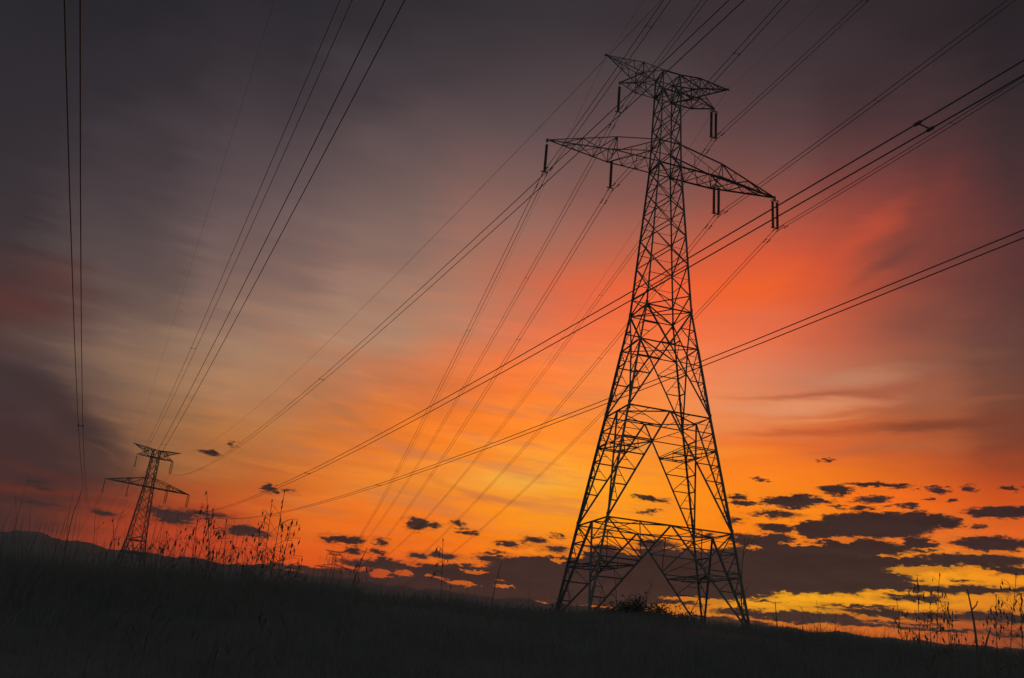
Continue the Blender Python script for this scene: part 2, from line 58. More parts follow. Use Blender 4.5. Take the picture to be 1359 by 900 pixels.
CLOUDS = [
  [28.678,4.333,3.217,0.121,3.0,0.9],
  [26.36,3.78,2.985,0.102,3.0,0.8],
  [24.013,4.033,2.731,0.104,3.0,0.8],
  [29.73,3.766,2.116,0.158,3.0,0.8],
  [23.088,9.998,0.67,0.133,-0.0,0.7],
  [24.387,10.645,0.414,0.088,-0.0,0.7],
  [27.685,11.03,0.354,0.086,-0.0,0.6],
  [29.318,9.518,0.527,0.125,-0.0,0.6],
  [15.301,9.517,0.642,0.185,-0.0,0.7],
  [-2.303,4.173,7.148,0.826,-0.0,1.0],
  [-7.984,3.982,3.771,0.544,-0.0,1.0],
  [4.387,4.361,9.302,0.826,-0.0,1.0],
  [-11.736,4.133,2.307,0.269,-5.0,0.8],
  [19.076,6.117,4.616,0.795,-0.0,1.0],
  [23.822,11.875,2.157,0.16,-0.0,1.0],
  [21.514,11.479,1.036,0.27,-0.0,1.0],
  [21.428,11.523,0.865,0.361,-0.0,1.0],
  [18.603,10.761,1.993,0.412,-0.0,1.0],
  [15.996,10.52,0.825,0.185,-0.0,1.0],
  [20.438,10.91,0.873,0.181,-0.0,1.0],
  [17.684,9.949,1.96,0.229,-0.0,1.0],
  [27.007,11.632,0.677,0.216,-0.0,1.0],
  [28.925,11.672,0.539,0.212,-0.0,1.0],
  [20.918,13.287,0.486,0.137,-0.0,0.8],
  [16.839,11.992,0.505,0.139,-0.0,0.6],
  [30.941,11.781,0.297,0.167,-0.0,0.7],
  [21.612,10.627,0.687,0.224,-0.0,0.9],
  [23.437,11.025,1.129,0.222,-0.0,1.0],
  [23.029,10.528,0.673,0.155,-0.0,0.8],
  [25.301,10.616,0.529,0.218,-0.0,0.9],
  [26.641,11.067,0.36,0.13,-0.0,0.8],
  [30.348,10.362,2.01,0.374,-0.0,1.0],
  [23.697,9.531,3.557,0.791,3.0,1.0],
  [25.79,9.929,1.12,0.476,-0.0,1.0],
  [27.313,9.827,1.167,0.384,-0.0,1.0],
  [17.942,9.095,1.33,0.318,-0.0,1.0],
  [20.556,9.16,1.883,0.582,-0.0,1.0],
  [16.079,8.366,1.082,0.411,-0.0,1.0],
  [17.707,8.404,1.24,0.453,-0.0,1.0],
  [18.656,6.887,5.479,1.385,-0.0,1.0],
  [22.408,8.172,3.078,0.571,-0.0,1.0],
  [25.814,8.467,1.03,0.514,-10.0,1.0],
  [24.813,7.362,3.71,0.471,-0.0,1.0],
  [28.584,7.669,3.298,0.374,-0.0,1.0],
  [22.913,6.417,3.216,0.604,-0.0,1.0],
  [26.127,6.03,5.567,0.272,4.0,1.0],
  [29.95,6.126,2.489,0.202,4.0,1.0],
  [29.504,8.605,2.198,0.415,-0.0,1.0],
  [30.386,7.234,1.153,0.325,-0.0,1.0],
  [28.229,6.623,0.677,0.103,-0.0,0.9],
  [11.865,6.003,6.739,1.559,-0.0,1.0],
  [5.29,5.127,6.107,1.388,-0.0,1.0],
  [0.068,4.439,5.245,1.107,-0.0,1.0],
  [25.296,5.444,1.865,0.252,-0.0,1.0],
  [17.127,4.805,1.046,0.079,-0.0,0.9],
  [22.259,4.842,2.425,0.102,2.0,0.9],
  [18.596,3.995,5.384,0.347,2.0,1.0],
  [24.842,4.543,5.281,0.25,4.0,1.0],
  [29.811,4.64,3.153,0.32,4.0,1.0],
  [13.291,3.156,5.688,0.53,-0.0,1.0],
  [22.788,3.824,4.313,0.126,-0.0,0.9],
  [-5.043,7.64,0.824,0.424,-0.0,1.0],
  [-3.924,7.66,0.632,0.189,-0.0,0.7],
  [-2.193,7.928,0.439,0.284,-0.0,0.9],
  [-1.361,7.486,0.682,0.165,-0.0,1.0],
  [1.034,6.998,1.02,0.235,-0.0,1.0],
  [2.709,7.381,0.971,0.283,-0.0,1.0],
  [4.193,7.742,0.388,0.141,-0.0,0.8],
  [0.122,6.351,0.871,0.121,-0.0,0.9],
  [4.206,6.896,0.965,0.234,-0.0,0.9],
  [-7.179,6.285,0.477,0.232,-0.0,0.9],
  [-4.649,5.706,0.767,0.232,-0.0,1.0],
  [-2.975,5.824,1.059,0.232,-0.0,1.0],
  [-0.087,6.004,1.159,0.233,-0.0,1.0],
  [-9.405,6.182,1.323,0.299,-0.0,1.0],
  [-8.801,5.645,0.66,0.207,-0.0,0.9],
  [-7.423,5.653,0.474,0.161,-0.0,0.9],
  [-6.894,5.291,0.664,0.184,-0.0,0.9],
  [-8.118,4.886,1.889,0.183,-0.0,0.8],
  [-5.749,4.945,3.341,0.368,-0.0,0.9],
  [-18.387,10.413,0.811,0.206,-8.0,0.85],
  [-17.287,11.102,0.365,0.138,-0.0,0.6],
  [-14.367,8.753,0.509,0.323,-10.0,0.85],
  [-13.112,8.826,0.421,0.162,-10.0,0.6],
  [-19.887,6.342,1.472,0.484,-8.0,0.75],
  [-23.581,5.991,0.984,0.171,-0.0,0.8],
  [-15.412,5.981,1.448,0.36,-3.0,0.75],
  [-18.058,6.638,1.953,0.267,-5.0,0.5],
  [-27.624,7.045,1.163,0.292,-3.0,0.6],
  [-27.287,6.029,1.318,0.166,-0.0,0.6],
  [7.032,8.201,0.578,0.141,-0.0,0.6],
  [9.736,10.564,0.867,0.166,-0.0,0.9],
  [10.801,10.487,0.67,0.189,-0.0,0.6],
  [9.861,9.767,0.671,0.165,-0.0,0.8],
  [8.932,6.57,2.815,0.37,-0.0,1.0],
  [15.533,10.918,0.647,0.279,-0.0,0.7],
  [19.107,7.445,4.242,0.714,-0.0,1.0],
  [7.085,7.22,1.433,0.28,-0.0,0.9],
  [10.408,7.742,1.411,0.326,-0.0,0.9],
  [13.451,8.4,0.925,0.185,-0.0,0.8]]
GAPS = [
  [21.317,8.612,0.935,0.111,-0.0,0.9],
  [16.44,7.885,0.539,0.136,-0.0,0.7],
  [26.791,7.063,2.845,0.231,-0.0,1.0],
  [28.528,7.006,1.488,0.207,-0.0,0.9],
  [27.406,6.423,2.326,0.125,-0.0,1.0],
  [24.014,7.716,0.57,0.086,-0.0,0.9],
  [21.745,8.585,0.761,0.177,-0.0,0.8],
  [19.347,8.259,1.215,0.112,-0.0,0.8],
  [-5.37,4.613,0.665,0.229,-5.0,0.75],
  [-6.819,4.422,0.85,0.319,-8.0,0.8],
  [-1.104,5.071,0.72,0.139,-5.0,0.8],
  [-3.541,4.516,0.715,0.119,-8.0,0.9],
  [-1.744,4.318,1.337,0.183,-0.0,1.0],
  [0.999,4.754,0.239,0.092,-0.0,0.7],
  [0.895,4.33,0.716,0.092,-0.0,0.6],
  [7.749,3.553,2.551,0.117,4.0,1.0],
  [13.272,4.528,2.689,0.179,6.0,0.9],
  [12.14,3.996,2.036,0.179,4.0,0.9],
  [22.37,3.627,3.57,0.101,-0.0,0.85],
  [24.022,4.2,2.158,0.084,-0.0,0.7],
  [26.082,8.262,0.789,0.107,-0.0,0.7],
  [29.013,8.22,0.749,0.104,-0.0,0.7],
  [-5.065,5.199,0.668,0.138,-0.0,0.6],
  [4.252,6.245,0.577,0.116,-0.0,0.9],
  [8.527,7.142,0.949,0.116,-0.0,0.6],
  [29.4,4.139,2.135,0.319,-0.0,0.55],
  [4.502,6.126,0.288,0.093,-0.0,0.9]]
# long soft bands in the high veil: centre az, el, size in degrees, tilt, linear colour, strength
VEILS = [
  [23.067,18.4119,5.0118,0.5923,3.4,0.552,0.2307,0.1274,0.8],
  [21.6645,17.476,7.8149,0.3218,2.4,0.4125,0.107,0.0513,0.8],
  [18.634,16.7043,7.0211,0.5617,3.4,0.807,0.305,0.1441,0.85],
  [26.9938,15.3159,6.5847,0.439,2.4,0.1946,0.0482,0.0252,0.8],
  [20.212,15.1231,6.004,0.3233,3.4,0.5271,0.0976,0.0273,0.75],
  [25.016,14.1071,5.7806,0.4002,3.4,0.491,0.1274,0.0423,0.6],
  [19.3137,15.8636,4.1881,0.2792,3.4,0.8388,0.2961,0.0976,0.6],
  [27.7049,16.4423,4.8115,0.3499,3.4,0.3419,0.107,0.0482,0.55],
  [22.5161,26.0519,5.8791,0.9949,31.4,0.6172,0.0844,0.0369,0.6],
  [28.3157,28.7498,2.9829,0.6818,31.4,0.2159,0.0452,0.0369,0.5],
  [25.7562,25.3314,3.5383,0.6192,25.4,0.1683,0.0513,0.0423,0.7],
  [17.0559,23.9702,4.7097,1.2245,13.4,0.8879,0.1274,0.0252,0.55],
  [27.7119,21.7864,3.9459,1.3153,10.4,0.1746,0.0612,0.0482,0.5],
  [28.7543,19.0399,3.912,0.5216,3.4,0.2462,0.0931,0.0578,0.5],
  [17.5244,21.8223,4.2456,0.7548,3.4,0.7605,0.162,0.0762,0.4],
  [-9.4414,13.5839,4.3475,0.4348,-20.6,0.4564,0.15,0.0545,0.35],
  [-12.6037,14.7,3.8375,0.3838,-14.6,0.4342,0.1812,0.0802,0.4],
  [-2.2746,12.6519,5.8501,0.6825,-10.6,0.9911,0.2159,0.016,0.5],
  [-2.9899,10.1485,2.4051,0.3848,-24.6,0.6724,0.1746,0.0296,0.4],
  [1.4166,10.9527,4.8373,0.8707,5.4,0.9734,0.4452,0.0612,0.65],
  [-0.43,9.4346,2.8774,0.2877,-0.6,0.6172,0.15,0.0252,0.5],
  [-5.8769,9.5062,2.8636,0.4295,-2.6,0.807,0.2462,0.0296,0.5],
  [8.5257,18.293,5.8748,0.6854,5.4,0.9911,0.2623,0.0545,0.4],
  [2.5285,15.6955,5.9096,0.4925,1.4,0.9911,0.2705,0.0482,0.4],
  [-5.7608,16.1119,4.9092,0.3927,-10.6,0.6172,0.1559,0.0545,0.4],
  [10.7098,13.5355,5.7727,0.5773,3.4,1.0,0.3916,0.0343,0.4],
  [-29.5959,12.3323,5.5094,1.0171,-16.6,0.0513,0.0319,0.0331,1.0],
  [-26.1275,10.7022,4.5548,1.3014,-28.6,0.0545,0.0307,0.0296,0.95],
  [-28.7404,9.0907,6.2928,1.8459,-6.6,0.0545,0.0273,0.0273,0.9],
  [-30.7543,16.5904,3.8245,0.8499,-0.6,0.107,0.0343,0.0296,0.6],
  [-26.1896,6.8514,5.9116,0.38,-0.6,0.162,0.0296,0.016,0.8],
  [-27.3109,8.1382,4.2228,0.3378,-2.6,0.107,0.0273,0.0176,0.55],
  [-20.296,14.8356,6.9182,1.3836,-0.6,0.4125,0.2159,0.107,0.35],
  [-23.8345,9.3716,2.6303,0.1315,-14.6,0.1878,0.0685,0.0395,0.4],
  [-11.9748,19.7016,9.691,0.9691,3.4,0.4125,0.2384,0.1559,0.35],
  [-14.3696,24.1973,9.5382,1.1446,5.4,0.1746,0.1119,0.1022,0.3],
  [-17.406,16.813,7.5429,0.66,1.4,0.3712,0.2307,0.1329,0.35],
  [-17.5528,10.5903,5.5238,0.9206,-2.6,0.4342,0.15,0.0482,0.4]]
w = bpy.data.worlds.new('World'); sc.world = w; w.use_nodes = True
nt = w.node_tree; N = nt.nodes; L = nt.links
N.clear()
def node(t, **k):
    n = N.new(t)
    for a, b in k.items(): setattr(n, a, b)
    return n
def put(sock, v):
    if isinstance(v, bpy.types.NodeSocket): L.new(v, sock)
    elif v is not None: sock.default_value = v
def ma(op, a, b=None, c=None, clamp=False):
    n = node('ShaderNodeMath', operation=op); n.use_clamp = clamp
    put(n.inputs[0], a)
    if b is not None: put(n.inputs[1], b)
    if c is not None: put(n.inputs[2], c)
    return n.outputs[0]
def vm(op, a, b=None, c=None):
    n = node('ShaderNodeVectorMath', operation=op)
    put(n.inputs[0], a)
    if b is not None: put(n.inputs[1], b)
    if c is not None: put(n.inputs[2], c)
    return n.outputs['Value'] if op in ('LENGTH', 'DOT_PRODUCT') else n.outputs['Vector']
def comb(x, y, z=0.0):
    n = node('ShaderNodeCombineXYZ'); put(n.inputs[0], x); put(n.inputs[1], y); put(n.inputs[2], z); return n.outputs[0]
def mixc(f, a, b, mode='MIX'):
    n = node('ShaderNodeMix', data_type='RGBA', blend_type=mode)
    put(n.inputs[0], f); put(n.inputs[6], a); put(n.inputs[7], b); return n.outputs[2]
def rng(x, a, b, c=0.0, d=1.0, smooth=False):
    n = node('ShaderNodeMapRange'); n.clamp = True
    if smooth: n.interpolation_type = 'SMOOTHSTEP'
    put(n.inputs[0], x); put(n.inputs[1], a); put(n.inputs[2], b); put(n.inputs[3], c); put(n.inputs[4], d); return n.outputs[0]
def noise(vec, scale, detail=4, rough=.55):
    n = node('ShaderNodeTexNoise'); put(n.inputs['Vector'], vec)
    n.inputs['Scale'].default_value = scale; n.inputs['Detail'].default_value = detail; n.inputs['Roughness'].default_value = rough
    return n.outputs['Fac'], n.outputs['Color']
tc = node('ShaderNodeTexCoord').outputs['Generated']
d = vm('NORMALIZE', tc)
sp = node('ShaderNodeSeparateXYZ'); L.new(d, sp.inputs[0])
az = ma('MULTIPLY', ma('ARCTAN2', sp.outputs[0], sp.outputs[1]), 180/math.pi)
el = ma('MULTIPLY', ma('ARCSINE', sp.outputs[2]), 180/math.pi)
# thin high veils: the sky colour is read a little off its place so bands fray
P0 = comb(az, el)
PW = comb(ma('MULTIPLY', az, .05), ma('ADD', ma('MULTIPLY', el, .28), ma('MULTIPLY', az, .012)))
f1, c1 = noise(PW, 1.6, 5, .6)
f2, _ = noise(comb(ma('MULTIPLY', az, .11), ma('MULTIPLY', el, .9)), 1.3, 4, .6)
calm = rng(el, 15, 27, 1.0, .1)
elw = ma('ADD', el, ma('MULTIPLY', ma('MULTIPLY', ma('SUBTRACT', f1, .5), 3.0), calm))
azw = ma('ADD', az, ma('MULTIPLY', ma('SUBTRACT', f2, .5), 3.5))
fac = ma('POWER', ma('DIVIDE', ma('MAXIMUM', ma('SUBTRACT', elw, 2.0), 0.0), 50.0, clamp=True), 2/3)
cur = None
for k, a in enumerate(AZ):
    rp = node('ShaderNodeValToRGB'); cr = rp.color_ramp; cr.interpolation = 'LINEAR'
    row = SKY[k]; n_ = len(row)//3
    while len(cr.elements) < n_: cr.elements.new(1.0)
    for i in range(n_):
        cr.elements[i].position = i/(n_-1)
        cr.elements[i].color = (row[3*i], row[3*i+1], row[3*i+2], 1)
    L.new(fac, rp.inputs[0])
    if cur is None: cur = rp.outputs[0]
    else: cur = mixc(rng(azw, AZ[k-1], a), cur, rp.outputs[0])
# veils lighten and darken the glow a little
veil = ma('MULTIPLY_ADD', ma('SUBTRACT', rng(f2, .3, .7, .94, 1.08), 1.0), calm, 1.0)
veil = ma('MULTIPLY', veil, rng(el, 3, 30, 1.14, 1.03))
cur = mixc(1.0, cur, comb(veil, veil, veil), 'MULTIPLY')
PV = vm('ADD', vm('ADD', P0, vm('MULTIPLY', vm('SUBTRACT', c1, (.5, .5, .5)), (5, 2.6, 0))), (0, 0, 1))
for a, e, ra, re, t, cr_, cg, cb, s_ in VEILS:
    ct, st = math.cos(R(t)), math.sin(R(t))
    dx = vm('DOT_PRODUCT', PV, (ct/ra, st/ra, -(a*ct+e*st)/ra)); dy = vm('DOT_PRODUCT', PV, (-st/re, ct/re, (a*st-e*ct)/re))
    k = rng(vm('LENGTH', comb(dx, dy)), 1.25, .0, 0, s_, smooth=True)
    cur = mixc(k, cur, (cr_, cg, cb, 1))
fd, _ = noise(comb(ma('MULTIPLY', az, .055), ma('MULTIPLY_ADD', az, .035, ma('MULTIPLY', el, .42))), 1.9, 6, .6)
core = rng(ma('ABSOLUTE', ma('ADD', az, 3.0)), 19, 8, smooth=True)
dust = ma('MULTIPLY', ma('MULTIPLY', ma('MULTIPLY', rng(fd, .46, .66, 0, .5, smooth=True), rng(el, 5, 10)), rng(el, 25, 15)), core)
cur = mixc(dust, cur, mixc(rng(az, -20, -4), (.42, .165, .07, 1), (.62, .20, .085, 1)))
lit = ma('MULTIPLY', ma('MULTIPLY', rng(fd, .46, .30, 0, .38, smooth=True), rng(el, 4, 8)), rng(el, 24, 15))
cur = mixc(ma('MULTIPLY', lit, core), cur, (.95, .26, .035, 1))
# low clouds
_, wn = noise(comb(ma('MULTIPLY', az, .45), ma('MULTIPLY', el, 1.5)), 1.1, 5, .62)
off = vm('MULTIPLY', vm('SUBTRACT', wn, (.5, .5, .5)), (2.2, .7, 0))
_, wf = noise(comb(ma('MULTIPLY', az, 1.6), ma('MULTIPLY', el, 4.5)), 1.4, 4, .6)
off = vm('ADD', off, vm('MULTIPLY', vm('SUBTRACT', wf, (.5, .5, .5)), (1.7, .55, 0)))
PC = vm('ADD', P0, off)
tilted = {}
def skew(t):
    t = round(t/4)*4
    if t == 0: return PC
    return PC
def field(lst):
    best = None
    for a, e, ra, re, t, s in lst:
        k = 1.02; s = 1.25*s*max(1.0, re/.22)
        l = vm('LENGTH', vm('MULTIPLY_ADD', PC, (1/(ra*k), 1/(re*k), 0), (-a/(ra*k), -e/(re*k), 0)))
        v = ma('MULTIPLY_ADD', l, -s, s)
        best = v if best is None else ma('MAXIMUM', best, v)
    return best
fn, _ = noise(comb(ma('MULTIPLY', az, .62), ma('MULTIPLY', el, 2.1)), 1.25, 6, .62)
fc = ma('ADD', field(CLOUDS), ma('MULTIPLY', ma('SUBTRACT', fn, .5), 1.5))
gp = ma('ADD', field(GAPS), ma('MULTIPLY', ma('SUBTRACT', fn, .5), .7))
fw, _ = noise(comb(ma('MULTIPLY', az, 1.5), ma('MULTIPLY', el, 7.0)), 1.2, 5, .7)
fc = ma('ADD', fc, ma('MULTIPLY', ma('SUBTRACT', fw, .5), 1.0))
wisp = ma('MULTIPLY', rng(ma('ADD', fc, ma('MULTIPLY', ma('SUBTRACT', f2, .5), 2.2)), -.95, .45, smooth=True), .36)
cover = ma('MULTIPLY', rng(fc, -.28, .62, smooth=True), rng(gp, -.02, .4, 1.0, 0.0, smooth=True))
cover = ma('MAXIMUM', cover, ma('MULTIPLY', wisp, rng(el, 11, 7.5)))
ccol = mixc(rng(az, -30, 5), (.036, .018, .017, 1), (.026, .0165, .0168, 1))
cvar = ma('MULTIPLY', rng(fn, .3, .75, 1.15, .86), rng(f2, .3, .7, .78, 1.3))
ccol = mixc(1.0, ccol, comb(cvar, cvar, cvar), 'MULTIPLY')
cur = mixc(ma('MULTIPLY', cover, .985), cur, ccol)
# the rest of the dome, away from the afterglow, is plain dusk sky
sk = node('ShaderNodeTexSky', sky_type='NISHITA'); sk.sun_disc = False
sk.sun_elevation = R(SUN_EL); sk.sun_rotation = R(SUN_AZ); sk.altitude = 300; sk.dust_density = 2.0
back = mixc(1.0, sk.outputs[0], (.155, .145, .15, 1), 'MULTIPLY')
side = ma('MAXIMUM', rng(ma('ABSOLUTE', az), 42, 85, smooth=True), rng(el, 50, 72, smooth=True))
cur = mixc(side, cur, back)
bg = node('ShaderNodeBackground'); L.new(cur, bg.inputs[0]); bg.inputs[1].default_value = 1.0
w.cycles.sampling_method = 'MANUAL'; w.cycles.sample_map_resolution = 512
sc.cycles.max_bounces = 3; sc.cycles.diffuse_bounces = 2; sc.cycles.volume_bounces = 0
out = node('ShaderNodeOutputWorld'); L.new(bg.outputs[0], out.inputs[0])

sun_d = bpy.data.lights.new('sun', 'SUN'); sun_d.energy = .04; sun_d.angle = R(3); sun_d.color = (1, .5, .22)
sun = bpy.data.objects.new('sun', sun_d); col.objects.link(sun)
sd = Vector((math.sin(R(SUN_AZ))*math.cos(R(SUN_EL)), math.cos(R(SUN_AZ))*math.cos(R(SUN_EL)), math.sin(R(SUN_EL))))
sun.rotation_euler = sd.to_track_quat('Z', 'Y').to_euler()

# ------------------------------------------------------------------ helpers
def mat(name, base, rough=.8, metal=0.0, var=None, scale=3.0):
    M = bpy.data.materials.new(name); M.use_nodes = True
    t = M.node_tree; b = t.nodes['Principled BSDF']
    b.inputs['Roughness'].default_value = rough; b.inputs['Metallic'].default_value = metal
    b.inputs['Specular IOR Level'].default_value = .2
    if var is None: b.inputs['Base Color'].default_value = (*base, 1)
    else:
        tx = t.nodes.new('ShaderNodeTexCoord'); nz = t.nodes.new('ShaderNodeTexNoise'); rp = t.nodes.new('ShaderNodeValToRGB')
        nz.inputs['Scale'].default_value = scale; nz.inputs['Detail'].default_value = 5
        rp.color_ramp.elements[0].position = .3; rp.color_ramp.elements[1].position = .7
        rp.color_ramp.elements[0].color = (*base, 1); rp.color_ramp.elements[1].color = (*var, 1)
        t.links.new(tx.outputs['Object'], nz.inputs['Vector']); t.links.new(nz.outputs['Fac'], rp.inputs[0]); t.links.new(rp.outputs[0], b.inputs['Base Color'])
    return M
M_STEEL = mat('galvanised_steel', (.125, .13, .132), .7, .0, (.185, .188, .19), 1.5)
M_WIRE = mat('aluminium_conductor', (.15, .15, .155), .5, .0, (.2, .2, .2), .5)
M_INS = mat('insulator_glass', (.08, .085, .085), .35, 0, (.12, .12, .12), 8)
M_GROUND = mat('earth', (.11, .105, .095), .95, 0, (.16, .15, .135), .6)
M_HILL = mat('hill_scrub', (.16, .15, .13), .95, 0, (.22, .20, .18), .02)
M_GRASS = mat('dry_grass', (.15, .147, .135), .9, 0, (.19, .184, .168), 1.2)
M_STALK = mat('dry_stalk', (.14, .12, .10), .8, 0, (.2, .17, .14), 6)
M_LEAF = mat('bush_leaf', (.07, .08, .055), .8, 0, (.11, .12, .08), 4)

def tag(o, label=None, cat=None, group=None, kind=None):
    if label: o['label'] = label
    if cat: o['category'] = cat
    if group: o['group'] = group
    if kind: o['kind'] = kind
    return o
def empty(name, loc, yaw=0.0):
    o = bpy.data.objects.new(name, None); o.location = loc; o.rotation_euler = (0, 0, yaw); o.empty_display_size = .5
    col.objects.link(o); return o
class MB:
    def __init__(s): s.v = []; s.f = []
    def ring(s, c, u, v, prof):
        b = len(s.v)
        for x, y in prof: s.v.append(c + u*x + v*y)
        return b
    def sweep(s, a, b, prof, ref=None):
        a = Vector(a); b = Vector(b); t = (b-a)
        if t.length < 1e-5: return
        t.normalize()
        ref = Vector(ref) if ref is not None else (Vector((0, 0, 1)) if abs(t.z) < .9 else Vector((1, 0, 0)))
        u = t.cross(ref)
        if u.length < 1e-4: u = t.cross(Vector((.3, .8, .5)))
        u.normalize(); v = t.cross(u)
        n = len(prof)
        i = s.ring(a, u, v, prof); j = s.ring(b, u, v, prof)
        for k in range(n): s.f.append((i+k, i+(k+1) % n, j+(k+1) % n, j+k))
        s.f.append(tuple(range(i+n-1, i-1, -1))); s.f.append(tuple(range(j, j+n)))
    def angle(s, a, b, w, ref=None):     # rolled steel angle section
        t = w*.16; h = w/2
        s.sweep(a, b, [(-h, -h), (h, -h), (h, -h+t), (-h+t, -h+t), (-h+t, h), (-h, h)], ref)
    def bar(s, a, b, w, n=6): s.sweep(a, b, [(w/2*math.cos(2*math.pi*k/n), w/2*math.sin(2*math.pi*k/n)) for k in range(n)])
    def tube(s, pts, rad, n=5):
        pts = [Vector(q) for q in pts]; rad = rad if isinstance(rad, (list, tuple)) else [rad]*len(pts)
        prev = None; ref = None
        for k, q in enumerate(pts):
            t = (pts[min(k+1, len(pts)-1)] - pts[max(k-1, 0)]).normalized()
            if ref is None: ref = t.cross(Vector((0, 0, 1)) if abs(t.z) < .9 else Vector((1, 0, 0))).normalized()
            u = (ref - t*ref.dot(t)).normalized(); ref = u; v = t.cross(u)
            i = s.ring(q, u, v, [(rad[k]*math.cos(2*math.pi*a/n), rad[k]*math.sin(2*math.pi*a/n)) for a in range(n)])
            if prev is not None:
                for a in range(n): s.f.append((prev+a, prev+(a+1) % n, i+(a+1) % n, i+a))
            prev = i
        return s
    def lathe(s, top, axis, prof, n=8):   # prof: (distance along the axis, radius)
        t = Vector(axis).normalized(); u = t.cross(Vector((0, 1, 0)) if abs(t.y) < .9 else Vector((1, 0, 0))).normalized(); v = t.cross(u)
        prev = None
        for dd, r in prof:
            i = s.ring(Vector(top)+t*dd, u, v, [(r*math.cos(2*math.pi*a/n), r*math.sin(2*math.pi*a/n)) for a in range(n)])
            if prev is not None:
                for a in range(n): s.f.append((prev+a, prev+(a+1) % n, i+(a+1) % n, i+a))
            prev = i
    def build(s, name, m, parent=None, smooth=False):
        me = bpy.data.meshes.new(name); me.from_pydata([tuple(q) for q in s.v], [], s.f)
        me.materials.append(m); me.validate(); me.update()
        if smooth: me.polygons.foreach_set('use_smooth', [True]*len(me.polygons))
        o = bpy.data.objects.new(name, me); col.objects.link(o)
        if parent is not None: o.parent = parent
        return o

# ------------------------------------------------------------------ terrain
def lerp(a, b, t): return a + (b-a)*t
def interp(x, xs, ys):
    if x <= xs[0]: return ys[0]
    for i in range(1, len(xs)):
        if x <= xs[i]: return lerp(ys[i-1], ys[i], (x-xs[i-1])/(xs[i]-xs[i-1]))
    return ys[-1]
NEAR_AZ = [-60, -28.3, -24.5, -20.8, -16, -11.6, -6.9, -2.2, 3.5, 10.3, 16, 22, 27.8, 34, 60]
NEAR_EL = [2.1, 2.15, 2.3, 2.4, 2.45, 2.75, 2.6, 2.6, 2.55, 2.75, 2.75, 2.6, 2.45, 2.4, 2.3]
def ground_z(x, y):
    r = math.hypot(x, y); a = math.degrees(math.atan2(x, y))
    crest = 17.0*math.tan(R(interp(abs(a) if abs(a) > 60 else a, NEAR_AZ, NEAR_EL))) if abs(a) < 90 else .4
    if abs(a) >= 60: crest = lerp(.72, -1.2, min(1, (abs(a)-60)/60))
    z = interp(r, [0, 2, 4, 6.5, 11, 17, 26, 45, 73, 110, 180, 250, 320, 480, 600, 700, 900, 4000],
                  [-1.5, -1.25, -.85, -.35, crest-.3, crest, crest+.15, 1.9, 3.46, 3.2, -1.5, -4.6, -5.5, 1, 5.6, 6, 5, 0])
    if r < 200: z += .10*min(1, r/8)*mnoise.noise(Vector((x*.35, y*.35, 0))) * (1 if r < 40 else .5)
    if r > 90: z += 1.5*min(1, (r-90)/100)*mnoise.noise(Vector((x*.01, y*.01, 3)))*(.0 if 180 < r < 330 or 540 < r < 660 else 1)
    return z
rings = [0.01]+[.6*1.11**k for k in range(85)]
rings = [r for r in rings if r < 2700]+[2800]
NA = 360
g = MB()
for r in rings:
    for k in range(NA):
        a = 2*math.pi*k/NA; x, y = r*math.sin(a), r*math.cos(a)
        g.v.append(Vector((x, y, ground_z(x, y))))
for i in range(len(rings)-1):
    for k in range(NA):
        g.f.append((i*NA+k, i*NA+(k+1) % NA, (i+1)*NA+(k+1) % NA, (i+1)*NA+k))
tag(g.build('ground', M_GROUND, smooth=True), 'dark uneven rough ground rising to a low crest', 'ground', kind='structure')
HAZ = [-180, -60, -40, -28.8, -27.9, -26.6, -26.3, -25.4, -24.4, -23.6, -23.4, -22, -19.3, -16.4, -13.9, -10.9, -6.1, 2.5, 11.9, 22, 26, 30.7, 40, 60, 180]
HEL = [3.5, 4.2, 4.4, 4.15, 4.3, 4.4, 4.35, 4.3, 4.25, 4.15, 4.1, 4.1, 4.1, 4.0, 4.15, 3.95, 3.8, 3.65, 3.5, 3.25, 3.15, 3.0, 3.0, 3.0, 3.3]
h = MB(); HR = [760, 850, 950, 1050, 1150, 1300, 1600, 2100, 2800]
HA = [k*.2-180 for k in range(1800)]
for r in HR:
    for a in HA:
        e = interp(a, HAZ, HEL); top = 1150*math.tan(R(e))
        q = interp(r, HR, [-.3, .12, .42, .78, 1.0, 1.05, .9, .6, .0])
        x, y = r*math.sin(R(a)), r*math.cos(R(a))
        z = top*q + (3.2*mnoise.noise(Vector((a*.9, r*.01, 1))) + 1.6*mnoise.noise(Vector((a*3.1, r*.02, 5))))*min(1, max(q, 0))
        h.v.append(Vector((x, y, z)))
n_ = len(HA)
for i in range(len(HR)-1):
    for k in range(n_): h.f.append((i*n_+k, i*n_+(k+1) % n_, (i+1)*n_+(k+1) % n_, (i+1)*n_+k))
tag(h.build('hills', M_HILL, smooth=True), 'long low wooded hills along the horizon', 'hills', kind='structure')

# ------------------------------------------------------------------ haze
hz = MB(); X = 3000
hz.v = [Vector((x, y, z)) for z in (-60, 175) for x, y in ((-X, -X), (X, -X), (X, X), (-X, X))]
hz.f = [(3, 2, 1, 0), (4, 5, 6, 7), (0, 1, 5, 4), (1, 2, 6, 5), (2, 3, 7, 6), (3, 0, 4, 7)]
M_HAZE = bpy.data.materials.new('haze'); M_HAZE.use_nodes = True; ht = M_HAZE.node_tree; ht.nodes.clear()
pv = ht.nodes.new('ShaderNodeVolumePrincipled'); pv.inputs['Color'].default_value = (.95, .93, .93, 1); pv.inputs['Density'].default_value = HAZE; pv.inputs['Anisotropy'].default_value = .3
mo = ht.nodes.new('ShaderNodeOutputMaterial'); ht.links.new(pv.outputs[0], mo.inputs['Volume'])
tag(hz.build('haze', M_HAZE), 'thin dusk haze over the far valley', 'haze', kind='stuff')

